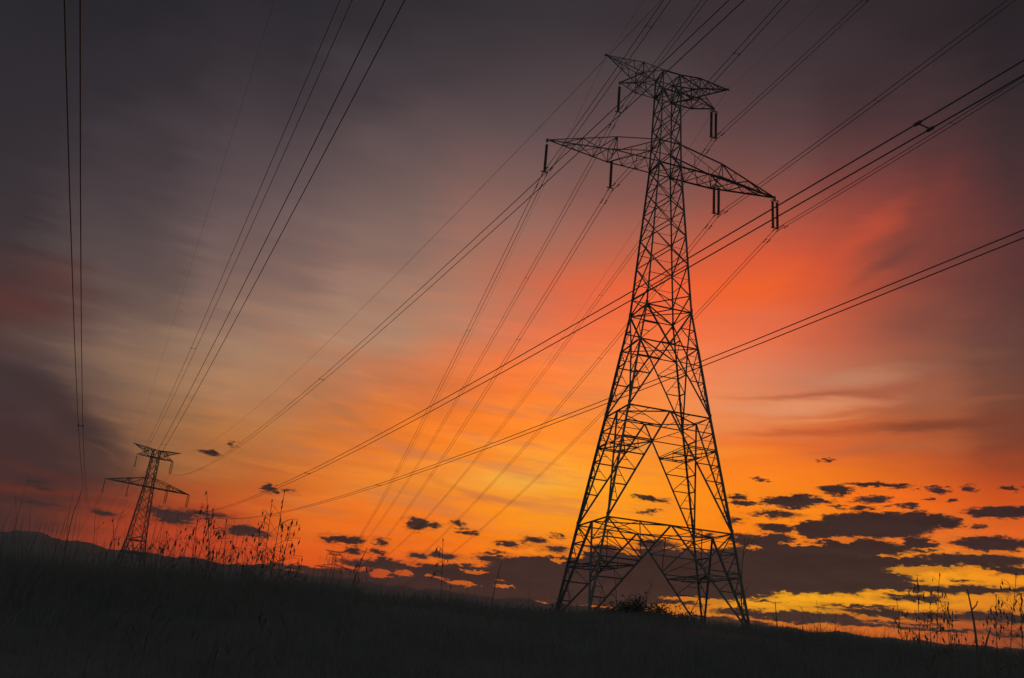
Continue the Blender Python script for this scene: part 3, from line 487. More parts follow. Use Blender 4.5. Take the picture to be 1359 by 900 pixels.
# ------------------------------------------------------------------ pylons
ZL = dict(z=0, k=7.57, j=17.035, i=23.15, u=26.543, g=28.146, f=31.273, e=34.129, d=36.726, c=39.135, a=41.462, b=43.923, h=49.867, H=52.0)
WX = [(0, 6.7), (7.57, 5.385), (17.035, 3.70), (23.15, 2.698), (26.543, 2.139), (28.146, 2.019), (41.462, 1.099), (49.867, .892), (60, .892)]
WY = [(0, 3.73), (26.543, 1.77), (28.146, 1.70), (41.462, 1.114), (49.867, .904), (60, .904)]
def WH(z): return interp(z, [q[0] for q in WX], [q[1] for q in WX]), interp(z, [q[0] for q in WY], [q[1] for q in WY])
LA, LU, LH, KA, KU, KH = 11.897, 5.099, 6.608, 5.469, 3.102, 3.058
ZA, ZH, ZTIP, ZKA, ZKH = 41.462, 49.867, 52.596, 42.927, 52.255
INS = 3.65
CORN = [(-1, -1), (1, -1), (1, 1), (-1, 1)]
def P(c, z):
    wx, wy = WH(z); return Vector((c[0]*wx, c[1]*wy, z))
def build_tower(loc, yaw, th, fine):
    root = empty('transmission_tower', loc, yaw)
    wl, wm, ws, wt = .19*th, .14*th, .09*th, .058*th
    # legs
    for c in CORN:
        m_ = MB()
        zs = [-.6, 7.57, 17.035, 23.15, 26.543, 28.146, 41.462]
        for a, b in zip(zs[:-1], zs[1:]):
            m_.angle(P(c, max(a, 0)) if a >= 0 else P(c, 0)+(P(c, 0)-P(c, 7.57))*.08, P(c, b), wl*(1 if a < 23 else .8), (c[0], c[1], 0))
        m_.angle(P(c, 41.462), P(c, 52.0), wl*.7, (c[0], c[1], 0))
        if fine:   # step irons and splice plates
            for zz in (7.57, 17.035, 26.543):
                m_.bar(P(c, zz)-Vector((0, 0, .35)), P(c, zz)+Vector((0, 0, .35)), wl*1.35, 4)
        m_.build('leg', M_STEEL, root)
        if fine:
            f = MB(); b0 = P(c, 0); f.lathe((b0.x, b0.y, .35), (0, 0, -1), [(0, 0.0), (0, .45), (.9, .6), (.9, 0)], 8)
            f.build('footing', M_GROUND, root)
    faces = [(0, 1), (1, 2), (2, 3), (3, 0)]
    def kpanel(m_, ca, cb, z0, z1, n, w_main, up_apex=True):
        """feet at the corners on z0, apex in the middle on z1; struts lace brace to leg"""
        A0, B0, A1, B1 = P(ca, z0), P(cb, z0), P(ca, z1), P(cb, z1); M1 = (A1+B1)/2
        if not up_apex: A0, B0, A1, B1 = A1, B1, A0, B0; M1 = (A1+B1)/2
        for q0, q1 in ((A0, A1), (B0, B1)):
            m_.angle(q0, M1, w_main)
            prevl = None
            for k in range(1, n+1):
                t = k/(n+.0) if n > 1 else .5
                if k == n and n > 1: break
                pl = q0.lerp(q1, t); pb = q0.lerp(M1, t)
                m_.angle(pl, pb, ws if fine else ws)
                if fine or k % 2:
                    nx = q0.lerp(q1, min(1, (k+1)/n)); m_.angle(pb, nx, wt if fine else ws)
                    if fine:   # small redundant between
                        m_.angle(pl.lerp(nx, .5), pb.lerp(nx, .5), wt*.8)
    def hring(m_, z, w_):
        for a, b in faces: m_.angle(P(CORN[a], z), P(CORN[b], z), w_)
    for a, b in faces:
        m_ = MB()
        wide = CORN[a][1] == CORN[b][1]
        kpanel(m_, CORN[a], CORN[b], 0, ZL['k'], 5, wm*1.1)
        m_.build('leg_bracing', M_STEEL, root)
        m_ = MB(); kpanel(m_, CORN[a], CORN[b], ZL['k'], ZL['j'], 7, wm*1.1)
        m_.build('leg_bracing', M_STEEL, root)
        m_ = MB(); kpanel(m_, CORN[a], CORN[b], ZL['j'], ZL['i'], 4, wm)
        kpanel(m_, CORN[a], CORN[b], ZL['i'], ZL['u'], 2, wm*.9, False)
        m_.build('waist_bracing', M_STEEL, root)
        m_ = MB()
        lv = [ZL[q] for q in 'ugfedca'] + [43.923, 46.0, 48.0, 49.867]
        for z0, z1 in zip(lv[:-1], lv[1:]):
            A0, B0, A1, B1 = P(CORN[a], z0), P(CORN[b], z0), P(CORN[a], z1), P(CORN[b], z1)
            w_ = wm*.62
            m_.angle(A0, B1, w_); m_.angle(B0, A1, w_)
            if fine and z0 < 40 and z1-z0 > 2:
                m_.angle(A0.lerp(A1, .5), A0.lerp(B1, .5), wt*.8); m_.angle(B0.lerp(B1, .5), B0.lerp(A1, .5), wt*.8)
        m_.build('mast_bracing', M_STEEL, root)
    # horizontal frames
    for key, w_ in (('k', wm*.75), ('j', wm*.75), ('i', wm*.7), ('u', wm*.7)):
        m_ = MB(); z = ZL[key]; hring(m_, z, w_)
        mids = [(P(CORN[a], z)+P(CORN[b], z))/2 for a, b in faces]
        if key in 'kj':
            for q in range(4): m_.angle(mids[q], mids[(q+1) % 4], ws)
            # hangers down to the braces below
            z0 = 0 if key == 'k' else ZL['k']
            for a, b in faces:
                if CORN[a][1] != CORN[b][1]: continue
                for ca, cb in ((CORN[a], CORN[b]), (CORN[b], CORN[a])):
                    if key == 'k':
                        q = P(ca, z).lerp(P(cb, z), .25); br = P(ca, z0).lerp((P(ca, z)+P(cb, z))/2, .5)
                        br = P(ca, z0).lerp((P(ca, z)+P(cb, z))/2, .62)
                        m_.angle(q, br, wt); m_.angle(P(ca, z), br, ws); m_.angle(q, P(ca, z0).lerp((P(ca, z)+P(cb, z))/2, .82), wt)
            for s in (-1, 1):
                m_.angle(Vector((s*WH(z)[0]*.5, -WH(z)[1], z)), Vector((s*WH(z)[0]*.5, WH(z)[1], z)), wt)
        else:
            m_.angle(P(CORN[0], z), P(CORN[2], z), ws); m_.angle(P(CORN[1], z), P(CORN[3], z), ws)
        m_.build('horizontal_frame', M_STEEL, root)
    # secondary frames between leg and brace, part way up each K panel
    for z0, z1, t in ((0, ZL['k'], .55), (ZL['k'], ZL['j'], .70)):
        z = lerp(z0, z1, t)
        for s in (-1, 1):
            m_ = MB(); q = []
            for cy in (-1, 1):
                leg = P((s, cy), z0).lerp(P((s, cy), z1), t); apex = (P((s, cy), z1)+P((-s, cy), z1))/2
                q.append((leg, P((s, cy), z0).lerp(apex, t)))
            (l0, b0), (l1, b1) = q
            m_.angle(l0, b0, wm*.6); m_.angle(l1, b1, wm*.6); m_.angle(b0, b1, wm*.6); m_.angle(l0, l1, wm*.6)
            m_.angle(l0, b1, ws); m_.angle(l1, b0, ws)
            ml, mb_ = (l0+l1)/2, (b0+b1)/2; m_.angle(ml, mb_, ws)
            if fine:
                m_.angle(l0.lerp(b0, .5), ml, wt); m_.angle(l1.lerp(b1, .5), ml, wt); m_.angle(l0.lerp(b0, .5), mb_, wt); m_.angle(l1.lerp(b1, .5), mb_, wt)
            m_.build('leg_frame', M_STEEL, root)
    # crossarms
    def arm(name, s, L_, K_, z, zk, zt, n1, n2, w_):
        """s side, tip at L_, knee at K_; bottom chords flat at z, top chord from the mast at zt over the knee at zk to the tip"""
        m_ = MB(); tip = Vector((s*L_, 0, z)); wx, wy = WH(z); wxt, wyt = WH(zt)
        ch = []
        for cy in (-1, 1):
            root_b = Vector((s*wx, cy*wy, z)); kn = Vector((s*K_, cy*wy, z)); knt = Vector((s*K_, cy*wy, zk)); root_t = Vector((s*wxt, cy*wyt, zt))
            m_.angle(root_b, kn, w_*1.25); m_.angle(kn, tip, w_*1.25); m_.angle(root_t, knt, w_); m_.angle(knt, tip, w_)
            m_.angle(kn, knt, w_*.9)
            inb = [root_b.lerp(kn, k/n1) for k in range(n1+1)]; int_ = [root_t.lerp(knt, k/n1) for k in range(n1+1)]
            outb = [kn.lerp(tip, k/n2) for k in range(n2+1)]; outt = [knt.lerp(tip, k/n2) for k in range(n2+1)]
            # big brace from the knee foot to the mast head and lighter struts
            m_.angle(kn, root_t, w_*.7)
            for k in range(1, n1): m_.angle(inb[k], kn.lerp(root_t, 1-k/n1), wt); m_.angle(inb[k], kn.lerp(root_t, 1-(k-.0)/n1 if k % 2 else 1-(k+1)/n1), wt)
            for k in range(1, n2):
                m_.angle(outb[k], outt[k], wt)
            for k in range(n2-1):
                m_.angle(outt[k], outb[k+1], ws) if k % 2 == 0 else m_.angle(outb[k], outt[k+1], ws)
            ch.append((inb, outb, knt, outt))
        for (i0, o0, k0, t0), (i1, o1, k1, t1) in [(ch[0], ch[1])]:
            for k in range(n1):
                m_.angle(i0[k], i1[k+1], wt); m_.angle(i1[k], i0[k+1], wt)
                m_.angle(i0[k+1], i1[k+1], wt)
            for k in range(n2-1):
                m_.angle(*((o0[k], o1[k+1]) if k % 2 else (o1[k], o0[k+1])), wt); m_.angle(o0[k+1], o1[k+1], wt)
            m_.angle(k0, k1, ws)
            m_.angle(i0[-1], i1[-1], w_)
            for k in range(1, n2-1): m_.angle(t0[k], t1[k], wt)
            mid = Vector((s*K_, 0, z))
            m_.angle(k0, mid, ws); m_.angle(k1, mid, ws)
        m_.bar(tip+Vector((0, 0, .12)), tip-Vector((0, 0, .18)), .22*th, 6)
        return m_.build(name, M_STEEL, root)
    for s in (-1, 1):
        arm('lower_crossarm', s, LA, KA, ZA, ZKA, 43.923, 3, 4, wm*.72)
        # upper head: conductor arm and earth wire arm
        m_ = MB(); w_ = wm*.65; tip = Vector((s*LU, 0, ZH)); horn = Vector((s*LH, 0, ZTIP)); e = MB()
        wx, wy = WH(ZH); bb = []; kk = []
        for cy in (-1, 1):
            rb = Vector((s*wx, cy*wy, ZH)); rt = Vector((s*wx, cy*wy, 52.0)); kb = Vector((s*KU, cy*wy, ZH)); kt = Vector((s*KH, cy*wy, ZKH))
            # node where the tie of the conductor arm meets the lower chord of the earth wire arm
            klow = Vector((s*KH, cy*wy, 51.05))
            e.angle(rt, kt, w_); e.angle(kt, horn, w_); e.angle(rb, klow, w_*1.15); e.angle(klow, horn, w_*1.15); e.angle(kt, klow, ws)
            e.angle(rt, klow, ws); e.angle(rb.lerp(klow, .5), rt.lerp(kt, .5), ws); e.angle(rt.lerp(kt, .5), klow, wt)
            for k in (1, 2, 3):
                e.angle(kt.lerp(horn, k/4), klow.lerp(horn, k/4), wt); e.angle(kt.lerp(horn, (k-1)/4), klow.lerp(horn, k/4), wt)
            m_.angle(rb, kb, w_*1.1); m_.angle(kb, tip, w_*1.1); m_.angle(tip, klow, w_); m_.angle(kb, klow, ws); m_.angle(rb.lerp(kb, .5), klow, wt)
            m_.angle(kb.lerp(tip, .5), klow.lerp(tip, .5), wt); m_.angle(kb, klow.lerp(tip, .5), wt)
            bb.append((rb, kb)); kk.append((rt, kt, klow))
        m_.angle(bb[0][1], bb[1][1], ws); m_.angle(bb[0][0], bb[1][1], wt); m_.angle(bb[1][0], bb[0][1], wt); m_.angle(bb[0][1].lerp(tip, .5), bb[1][1].lerp(tip, .5), wt)
        e.angle(kk[0][1], kk[1][1], ws); e.angle(kk[0][2], kk[1][2], ws); e.angle(kk[0][0], kk[1][1], wt); e.angle(kk[1][0], kk[0][1], wt)
        e.angle(kk[0][2], kk[1][1], wt)
        for k in (1, 2): e.angle(kk[0][1].lerp(horn, k/3), kk[1][1].lerp(horn, k/3), wt)
        m_.bar(tip+Vector((0, 0, .1)), tip-Vector((0, 0, .16)), .2*th, 6); e.bar(horn+Vector((-.1*s, 0, .05)), horn+Vector((.22*s, 0, .02)), .2*th, 6)
        m_.build('upper_crossarm', M_STEEL, root); e.build('earth_wire_arm', M_STEEL, root)
    m_ = MB(); z0, z1 = ZH, 52.0
    hring(m_, z0, ws*1.2); hring(m_, z1, ws*1.2)
    for a, b in faces:
        m_.angle(P(CORN[a], z0), P(CORN[b], z1), ws); m_.angle(P(CORN[b], z0), P(CORN[a], z1), ws)
    m_.angle(P(CORN[0], z0), P(CORN[2], z0), ws); m_.angle(P(CORN[1], z0), P(CORN[3], z0), ws)
    m_.build('mast_head', M_STEEL, root)
    m_ = MB(); hring(m_, ZA, ws*1.3); m_.angle(P(CORN[0], ZA), P(CORN[2], ZA), ws); m_.angle(P(CORN[1], ZA), P(CORN[3], ZA), ws)
    m_.build('horizontal_frame', M_STEEL, root)
    m_ = MB(); hring(m_, 43.923, ws); m_.build('horizontal_frame', M_STEEL, root)
    return root

TW = [((12.965, 71.776, 3.461), R(15.324)), ((-98.369, 248.943, -4.619), R(40.771)), ((-103.688, 597.229, 5.615), R(12.824))]
t1 = build_tower(*TW[0], 1.0, True)
tag(t1, 'tall near lattice pylon with two pairs of crossarms, standing over the low bush', 'pylon', 'lattice pylons')
t2 = build_tower(*TW[1], 1.5, False)
tag(t2, 'distant lattice pylon above the seeding grass, its legs sinking behind the rise', 'pylon', 'lattice pylons')
t3 = build_tower(*TW[2], 1.7, False)
tag(t3, 'tiny faraway lattice pylon low on the horizon beside the leaning stalk', 'pylon', 'lattice pylons')

ATT = [(-LA, 0, ZA-INS), (-LU, 0, ZH-INS), (-KA, 0, ZA-INS), (LU, 0, ZH-INS), (KA, 0, ZA-INS), (LA, 0, ZA-INS), (-LH, 0, ZTIP), (LH, 0, ZTIP)]
def place(q, tw):
    (X, Y, Z), t = tw
    return Vector((X+q[0]*math.cos(t)-q[1]*math.sin(t), Y+q[0]*math.sin(t)+q[1]*math.cos(t), Z+q[2]))
WHERE = ['outer tip of the left lower arm', 'tip of the left upper arm', 'middle of the left lower arm', 'tip of the right upper arm', 'middle of the right lower arm', 'outer tip of the right lower arm']
PYL = ['the near pylon', 'the distant pylon', 'the tiny pylon']
# ------------------------------------------------------------------ insulator strings
def insulator(tw, i, double, fine, th, who):
    tip = place((ATT[i][0], 0, ATT[i][2]+INS), tw)
    if not double: tip = tip + Vector((0, 0, -.0))
    root = empty('insulator_string', tip, tw[1])
    lean = -.12 if ATT[i][0] < 0 else 0.0
    ax = Vector((lean*.35, 0, -1)).normalized()
    xs = (-.25, .25) if double else (0.0,)
    y0, y1 = .45, INS-.35
    hd = MB(); hd.bar((0, 0, 0), (0, 0, -.3), .05*th)
    if double: hd.bar((-.38, 0, -.32), (.38, 0, -.32), .09*th); hd.bar((-.2, 0, -.3), (0, 0, -.12), .05*th); hd.bar((.2, 0, -.3), (0, 0, -.12), .05*th)
    hd.build('top_fitting', M_STEEL, root)
    for x in xs:
        s_ = MB(); pr = []; n_ = 17 if fine else 8
        for k in range(n_):
            a = y0 + (y1-y0)*k/n_; st = (y1-y0)/n_
            pr += [(a, .035*th), (a+st*.3, .05*th), (a+st*.4, .138*th), (a+st*.75, .132*th), (a+st*.8, .07*th)]
        s_.lathe((x, 0, 0), (0, 0, -1), pr, 9 if fine else 6); s_.build('disc_string', M_INS, root)
    b = MB(); b.bar((-.34, 0, -y1-.05), (.34, 0, -y1-.05), .1*th)
    if double and fine:
        for z in (.35, y1-.0):
            for x in (-.25, .25):
                gr = MB(); gr.tube([(x+.2*math.cos(q*math.pi/5), .2*math.sin(q*math.pi/5), -z-.02) for q in range(11)], .022, 5); gr.build('guard_ring', M_STEEL, root)
    b.build('yoke', M_STEEL, root)
    for x in (-.2, .2):
        cm = MB(); cm.bar((x, 0, -y1-.05), (x, 0, -INS), .05*th); cm.bar((x, -.22, -INS-.01), (x, .22, -INS-.01), .085*th); cm.build('clamp', M_STEEL, root)
    tag(root, '%s insulator string at the %s of %s' % ('double' if double else 'slim', WHERE[i], who), 'insulator', 'insulator strings on ' + who)
    return root
for ti in range(3):
    for i in range(6):
        insulator(TW[ti], i, ATT[i][0] > 0, ti == 0, [1, 1.3, 1.6][ti], PYL[ti])

# ------------------------------------------------------------------ conductors
def span(P0, P1, s, n=60):
    return [P0.lerp(P1, k/n) - Vector((0, 0, 4*s*(k/n)*(1-k/n))) for k in range(n+1)]
UPA = ((67.797, -160.031, 2.702), R(18.366))
UPB = ((183.319, -396.396, 38.812), R(38.791))
SAG_AU = [5.59, 4.21, 5.84, 6.58, 7.14, 7.11, 6.0, 9.7]
SAG_AD = [18.73, 18.11, 18.39, 19.35, 20.4, 20.71, 22.21, 24.78]
SAG_BU = [44.42, 32.86, 34.01, 40.25, 39.84, 39.82, 13.66, 41.09]
DNB = ((-262.0, 558.0, -14.0), R(28))
HALF_B = [.10, .24, .25, .2, .2, .2]
def bundle(i, spans, label, group, spacer_at, rad, HALF=.2):
    """spans: lists of centre points; two wires side by side in the line's own horizontal"""
    root = empty('conductor_bundle', spans[0][0])
    o0 = spans[0][0]
    for sgn in (-1, 1):
        b = MB()
        for pts in spans:
            dv = (pts[-1]-pts[0]); side = Vector((dv.y, -dv.x, 0)).normalized()
            b.tube([q + side*sgn*HALF - o0 for q in pts], rad, 6)
        b.build('wire', M_WIRE, root, True)
    for pts, ds in zip(spans, spacer_at):
        dv = (pts[-1]-pts[0]); side = Vector((dv.y, -dv.x, 0)).normalized(); Ln = dv.length
        for dd in ds:
            t = dd/Ln; k = min(int(t*60), 59); q = pts[k].lerp(pts[k+1], t*60-k) - o0; tg = (pts[k+1]-pts[k]).normalized()
            b = MB(); b.bar(q-side*HALF, q+side*HALF, .034, 6)
            for sgn in (-1, 1): b.bar(q+side*sgn*HALF-tg*.085, q+side*sgn*HALF+tg*.085, .085, 6)
            b.build('spacer', M_STEEL, root)
    if group == 'near line':   # dampers near the clamp
        for pts in spans:
            dv = (pts[-1]-pts[0]); side = Vector((dv.y, -dv.x, 0)).normalized()
            for sgn in (-1, 1):
                q = pts[0].lerp(pts[1], min(1, 1.6/(pts[1]-pts[0]).length)) - o0 + side*sgn*HALF; tg = (pts[1]-pts[0]).normalized()
                b = MB(); b.bar(q, q-Vector((0, 0, .1)), .03); b.bar(q-tg*.3-Vector((0, 0, .12)), q-tg*.12-Vector((0, 0, .12)), .085); b.bar(q+tg*.12-Vector((0, 0, .12)), q+tg*.3-Vector((0, 0, .12)), .085)
                b.bar(q-tg*.3-Vector((0, 0, .12)), q+tg*.3-Vector((0, 0, .12)), .025)
                b.build('vibration_damper', M_STEEL, root)
    tag(root, label, 'power line', 'twin conductors of the ' + group)
SP_AU = [[23.5, 85, 147, 208]]*6
SP_AD = [[31.8, 93.5, 155.5, 217]]*6
SP_BU = [[218.7], [91.8, 172.2, 300], [162.8], [196.3, 300], [195.4, 258.0], [197.8, 300]]
for i in range(6):
    p0 = place(ATT[i], TW[0])
    bundle(i, [span(p0, place(ATT[i], UPA), SAG_AU[i]), span(p0, place(ATT[i], TW[2]), SAG_AD[i])],
           'thin twin wires under the %s of the near pylon' % WHERE[i], 'near line', [SP_AU[i], SP_AD[i]], .026)
    p0 = place(ATT[i], TW[1])
    bundle(i, [span(p0, place(ATT[i], UPB), SAG_BU[i]), span(p0, place(ATT[i], DNB), 12)],
           'overhead twin wires from the %s of the distant pylon' % WHERE[i], 'overhead line', [SP_BU[i], []], .0185 if i else .012, HALF_B[i])
for i, sd_ in ((6, 'left'), (7, 'right')):
    p0 = place(ATT[i], TW[0]); b = MB(); b.tube([q-p0 for q in span(p0, place(ATT[i], UPA), SAG_AU[i])], .010, 5); b.tube([q-p0 for q in span(p0, place(ATT[i], TW[2]), SAG_AD[i])], .012, 5)
    o = b.build('earth_wire', M_WIRE, None, True); o.location = p0
    tag(o, 'single hair thin wire from the %s top horn of the near pylon' % sd_, 'earth wire', 'earth wires')
    p0 = place(ATT[i], TW[1]); b = MB(); b.tube([q-p0 for q in span(p0, place(ATT[i], UPB), SAG_BU[i])], .010, 5); b.tube([q-p0 for q in span(p0, place(ATT[i], DNB), 8)], .012, 5)
    o = b.build('earth_wire', M_WIRE, None, True); o.location = p0
    tag(o, 'single hair thin wire from the %s top horn of the distant pylon' % sd_, 'earth wire', 'earth wires')

# ------------------------------------------------------------------ vegetation
def at(a, r): x, y = r*math.sin(R(a)), r*math.cos(R(a)); return Vector((x, y, ground_z(x, y)))
g = MB(); rnd = random.Random(3)
def blade(base, hgt, wid, lean, n=3):
    a = rnd.random()*6.283; dr = Vector((math.cos(a), math.sin(a), 0)); b = rnd.random()*6.283; sd = Vector((math.cos(b), math.sin(b), 0))
    i = len(g.v)
    for k in range(n):
        t = k/n; q = base + Vector((0, 0, hgt*t)) + dr*lean*hgt*t*t; ww = wid*(1-t*.8)/2
        g.v.append(q-sd*ww); g.v.append(q+sd*ww)
    g.v.append(base + Vector((0, 0, hgt)) + dr*lean*hgt)
    for k in range(n-1): g.f.append((i+2*k, i+2*k+1, i+2*k+3, i+2*k+2))
    g.f.append((i+2*n-2, i+2*n-1, i+2*n))
for k in range(90000):
    a = rnd.uniform(-41, 43); u = rnd.random(); r = 3.5 + 20*u**.8
    q = at(a, r)
    tall = .10+.10*rnd.random()
    n1 = mnoise.noise(Vector((q.x*.6, q.y*.6, 2)))
    tall *= 1+.8*n1
    blade(q, tall*(1 if r > 8 else .7), .006+.004*rnd.random(), rnd.uniform(.1, .6))
for k in range(9500):        # the loose tall stand on the left
    a = -34 + 26*rnd.random()**1.1; r = rnd.uniform(9, 20); q = at(a, r)
    blade(q, rnd.uniform(.15, .3+.4*rnd.random()**2)*(1 if a < -14 else .6), .005+.004*rnd.random(), rnd.uniform(.05, .35), 4)
for k in range(1500):
    a = rnd.uniform(-10, 40); r = rnd.uniform(13, 22); q = at(a, r)
    blade(q, rnd.uniform(.15, .42), .004+.003*rnd.random(), rnd.uniform(.05, .4), 4)
for k in range(260):       # single tall stems thinning out to the left
    a = rnd.uniform(-32, -9); r = rnd.uniform(10, 18); q = at(a, r)
    blade(q, rnd.uniform(.5, 1.15)*(1 if a < -15 else .7), .008, rnd.uniform(.02, .3), 5)
tag(g.build('grass', M_GRASS), 'dark tangled meadow grass over the slope', 'grass', kind='stuff')

def stalk_curve(base, hgt, lean_az, lean, kink=0.0, n=10, wob=.0, rg=None):
    dr = Vector((math.cos(lean_az), math.sin(lean_az), 0)); pts = []
    for k in range(n+1):
        t = k/n
        q = Vector((0, 0, hgt*t)) + dr*hgt*(lean*t + kink*t*t*t)
        if wob: q += Vector(((rg.random()-.5)*wob, (rg.random()-.5)*wob, 0))*hgt*t
        pts.append(q)
    return pts
SPIKE = []
def spikelet(b, p, ln, rg, wid=.26):
    """one drooping oat spikelet: two glumes folded about a seed"""
    dn = Vector((rg.uniform(-.25, .25), rg.uniform(-.25, .25), -1)).normalized()
    if isinstance(b, MB): b.lathe(p, dn, [(0, .0008), (ln*.25, ln*wid*.5), (ln*.5, ln*wid*.62), (ln*.8, ln*wid*.4), (ln, .0006)], 5); return
    if not SPIKE:
        m_ = MB(); m_.lathe((0, 0, 0), (0, 0, 1), [(0, .02), (.25, .13), (.5, .16), (.8, .10), (1, .015)], 5)
        m_.tube([(0, 0, .85), (.05, 0, 1.25), (.16, 0, 1.6)], .014, 3)      # the awn
        o = m_.build('spikelet', M_STALK, b, True); SPIKE.append(o.data)
    else:
        o = bpy.data.objects.new('spikelet', SPIKE[0]); col.objects.link(o); o.parent = b
    o.location = p; o.rotation_euler = dn.to_track_quat('Z', 'Y').to_euler(); k = wid/.26; o.scale = (ln*k, ln*k, ln)
def oat(a, r, hgt, label, seed, lean=0.0, spread=.5, dens=1.0):
    rg = random.Random(seed); base = at(a, r); root = empty('wild_oat', base)
    sdv = Vector((math.cos(R(a)), -math.sin(R(a)), 0)); pts = []     # lean: sideways offset of the tip in metres
    for k in range(13):
        t = k/12; pts.append(Vector((0, 0, hgt*t)) + sdv*lean*t**1.6 + Vector((0, rg.uniform(-.004, .004), 0)))
    s_ = MB(); s_.tube(pts, [.0038*(1-.55*k/12) for k in range(13)], 5); s_.build('stem', M_STALK, root, True)
    pn = MB(); sk_ = root
    for w_ in range(int(9*dens)):
        t = .45+.55*w_/(9*dens); k = t*12; k0 = min(int(k), 11); q = pts[k0].lerp(pts[k0+1], k-k0)
        for _ in range(rg.choice((1, 2, 2, 3))):
            an = rg.uniform(0, 6.283); ln = hgt*spread*(1.05-t)*rg.uniform(.25, .6)+.03
            tip = q + Vector((math.cos(an)*ln, math.sin(an)*ln, ln*rg.uniform(.1, .9)))
            mid = q.lerp(tip, .6)+Vector((0, 0, ln*.12)); end = tip - Vector((0, 0, .012))
            pn.tube([q, mid, tip, end], .0012, 4)
            spikelet(sk_, end, rg.uniform(.02, .044), rg)
            if rg.random() < .6:
                e2 = mid+Vector((rg.uniform(-.03, .03), rg.uniform(-.03, .03), -.03)); pn.tube([mid, e2], .001, 4); spikelet(sk_, e2, rg.uniform(.024, .04), rg)
    spikelet(sk_, pts[-1]+Vector((0, 0, .01)), .03, rg)
    pn.build('panicle', M_STALK, root)
    for _ in range(2):
        lf = MB(); an = rg.uniform(0, 6.283); z = hgt*rg.uniform(.1, .4); d_ = Vector((math.cos(an), math.sin(an), 0)); sd = Vector((-d_.y, d_.x, 0))*.004
        c_ = [Vector((0, 0, z)), d_*.05+Vector((0, 0, z+.09)), d_*.13+Vector((0, 0, z+.12)), d_*.2+Vector((0, 0, z+.06))]
        for q in c_: lf.v += [q-sd, q+sd]
        for q in range(3): lf.f.append((2*q, 2*q+1, 2*q+3, 2*q+2))
        lf.build('leaf', M_STALK, root)
    tag(root, label, 'wild oat', 'wild oats going to seed')
def dry(a, r, hgt, thick, label, seed, lean=0.0, kink=0.0, twigs=3, fork=None):
    rg = random.Random(seed); base = at(a, r); root = empty('dry_stalk', base)
    mx, tx = lean, kink        # sideways offset half way up and at the tip, in metres
    sdv = Vector((math.cos(R(a)), -math.sin(R(a)), 0)); pts = []
    for k in range(13):
        t = k/12; off = mx*(4*t*(1-t)) + tx*(2*t*t-t)
        pts.append(Vector((0, 0, hgt*t)) + sdv*off + Vector(((rg.random()-.5), (rg.random()-.5), 0))*.012*hgt*t)
    s_ = MB(); s_.tube(pts, [thick*(1-.65*k/12) for k in range(13)], 6); s_.build('stem', M_STALK, root, True)
    for w_ in range(twigs):
        k = rg.randint(3, 11); q = pts[k]; an = rg.choice((0, math.pi))+rg.uniform(-.6, .6); ln = hgt*rg.uniform(.05, .16)
        tw_ = MB(); tw_.tube([q, q+Vector((math.cos(an)*ln*.5, math.sin(an)*ln*.3, ln*.5)), q+Vector((math.cos(an)*ln*.7, math.sin(an)*ln*.4, ln))], [thick*.45, thick*.35, thick*.2], 5)
        if rg.random() < .6: spikelet(tw_, q+Vector((math.cos(an)*ln*.7, math.sin(an)*ln*.4, ln)), .02, rg, .4)
        tw_.build('twig', M_STALK, root)
    if fork:
        for (t, dx, dz, th_) in fork:
            q = pts[int(t*12)]; tw_ = MB(); tw_.tube([q, q+Vector((dx*.35, .01, dz*.45)), q+Vector((dx, .02, dz))], [thick*th_, thick*th_*.8, thick*.3], 6); tw_.build('branch', M_STALK, root)
    tag(root, label, 'dry stalk', 'dry stalks in the meadow')
H = lambda a, r, e: r*math.tan(R(e))/math.cos(0) - at(a, r).z
oat(-16.35, 6.5, H(-16.35, 6.5, 8.03), 'tall wild oat left of the pair, tip topped by an upright seed cluster', 1, -0.211, 0.55, 1.1)
oat(-17.01, 6.7, H(-17.01, 6.7, 7.06), 'wild oat with wide drooping head just right of the distant pylon', 2, -0.070, 0.75, 1.3)
oat(-15.83, 6.5, H(-15.83, 6.5, 6.54), 'short wild oat with heavy drooping seeds right of the tallest left oat', 3, -0.103, 0.70, 1.2)
oat(-17.99, 6.9, H(-17.99, 6.9, 6.32), 'sparse wild oat nearest the right side of the distant pylon', 4, -0.048, 0.70, 0.9)
oat(-13.49, 6.2, H(-13.49, 6.2, 8.77), 'tallest wild oat of the right clump, leaning right under the wires', 5, -0.009, 0.55, 1.3)
oat(-13.80, 6.5, H(-13.80, 6.5, 8.07), 'wild oat with upright tip at the left of the right clump', 6, -0.050, 0.60, 1.2)
oat(-13.25, 6.5, H(-13.25, 6.5, 6.95), 'arching wild oat at the right edge of the right clump', 7, 0.054, 0.60, 1.0)
oat(-14.26, 6.7, H(-14.26, 6.7, 6.12), 'low dense wild oat inside the right clump', 8, -0.042, 0.80, 1.3)
oat(-12.81, 6.7, H(-12.81, 6.7, 6.06), 'low wild oat head below the crossing wire', 9, -0.054, 0.80, 1.2)
oat(-20.50, 6.9, H(-20.50, 6.9, 5.54), 'small wild oat in front of the right leg of the distant pylon', 10, 0.158, 0.60, 0.8)
oat(-2.65, 6.5, H(-2.65, 6.5, 6.88), 'lone thin wild oat between the curved stalks in the middle', 11, -0.062, 0.22, 0.9)
oat(25.54, 7.3, H(25.54, 7.3, 6.55), 'wild oat at the left of the right hand clump', 12, 0.014, 0.60, 0.9)
oat(26.22, 7.5, H(26.22, 7.5, 6.86), 'tall wild oat against the bright band, right hand clump', 13, 0.082, 0.40, 1.0)
oat(26.00, 7.8, H(26.00, 7.8, 5.25), 'low dense wild oat at the middle of the right hand clump', 14, 0.032, 0.80, 1.2)
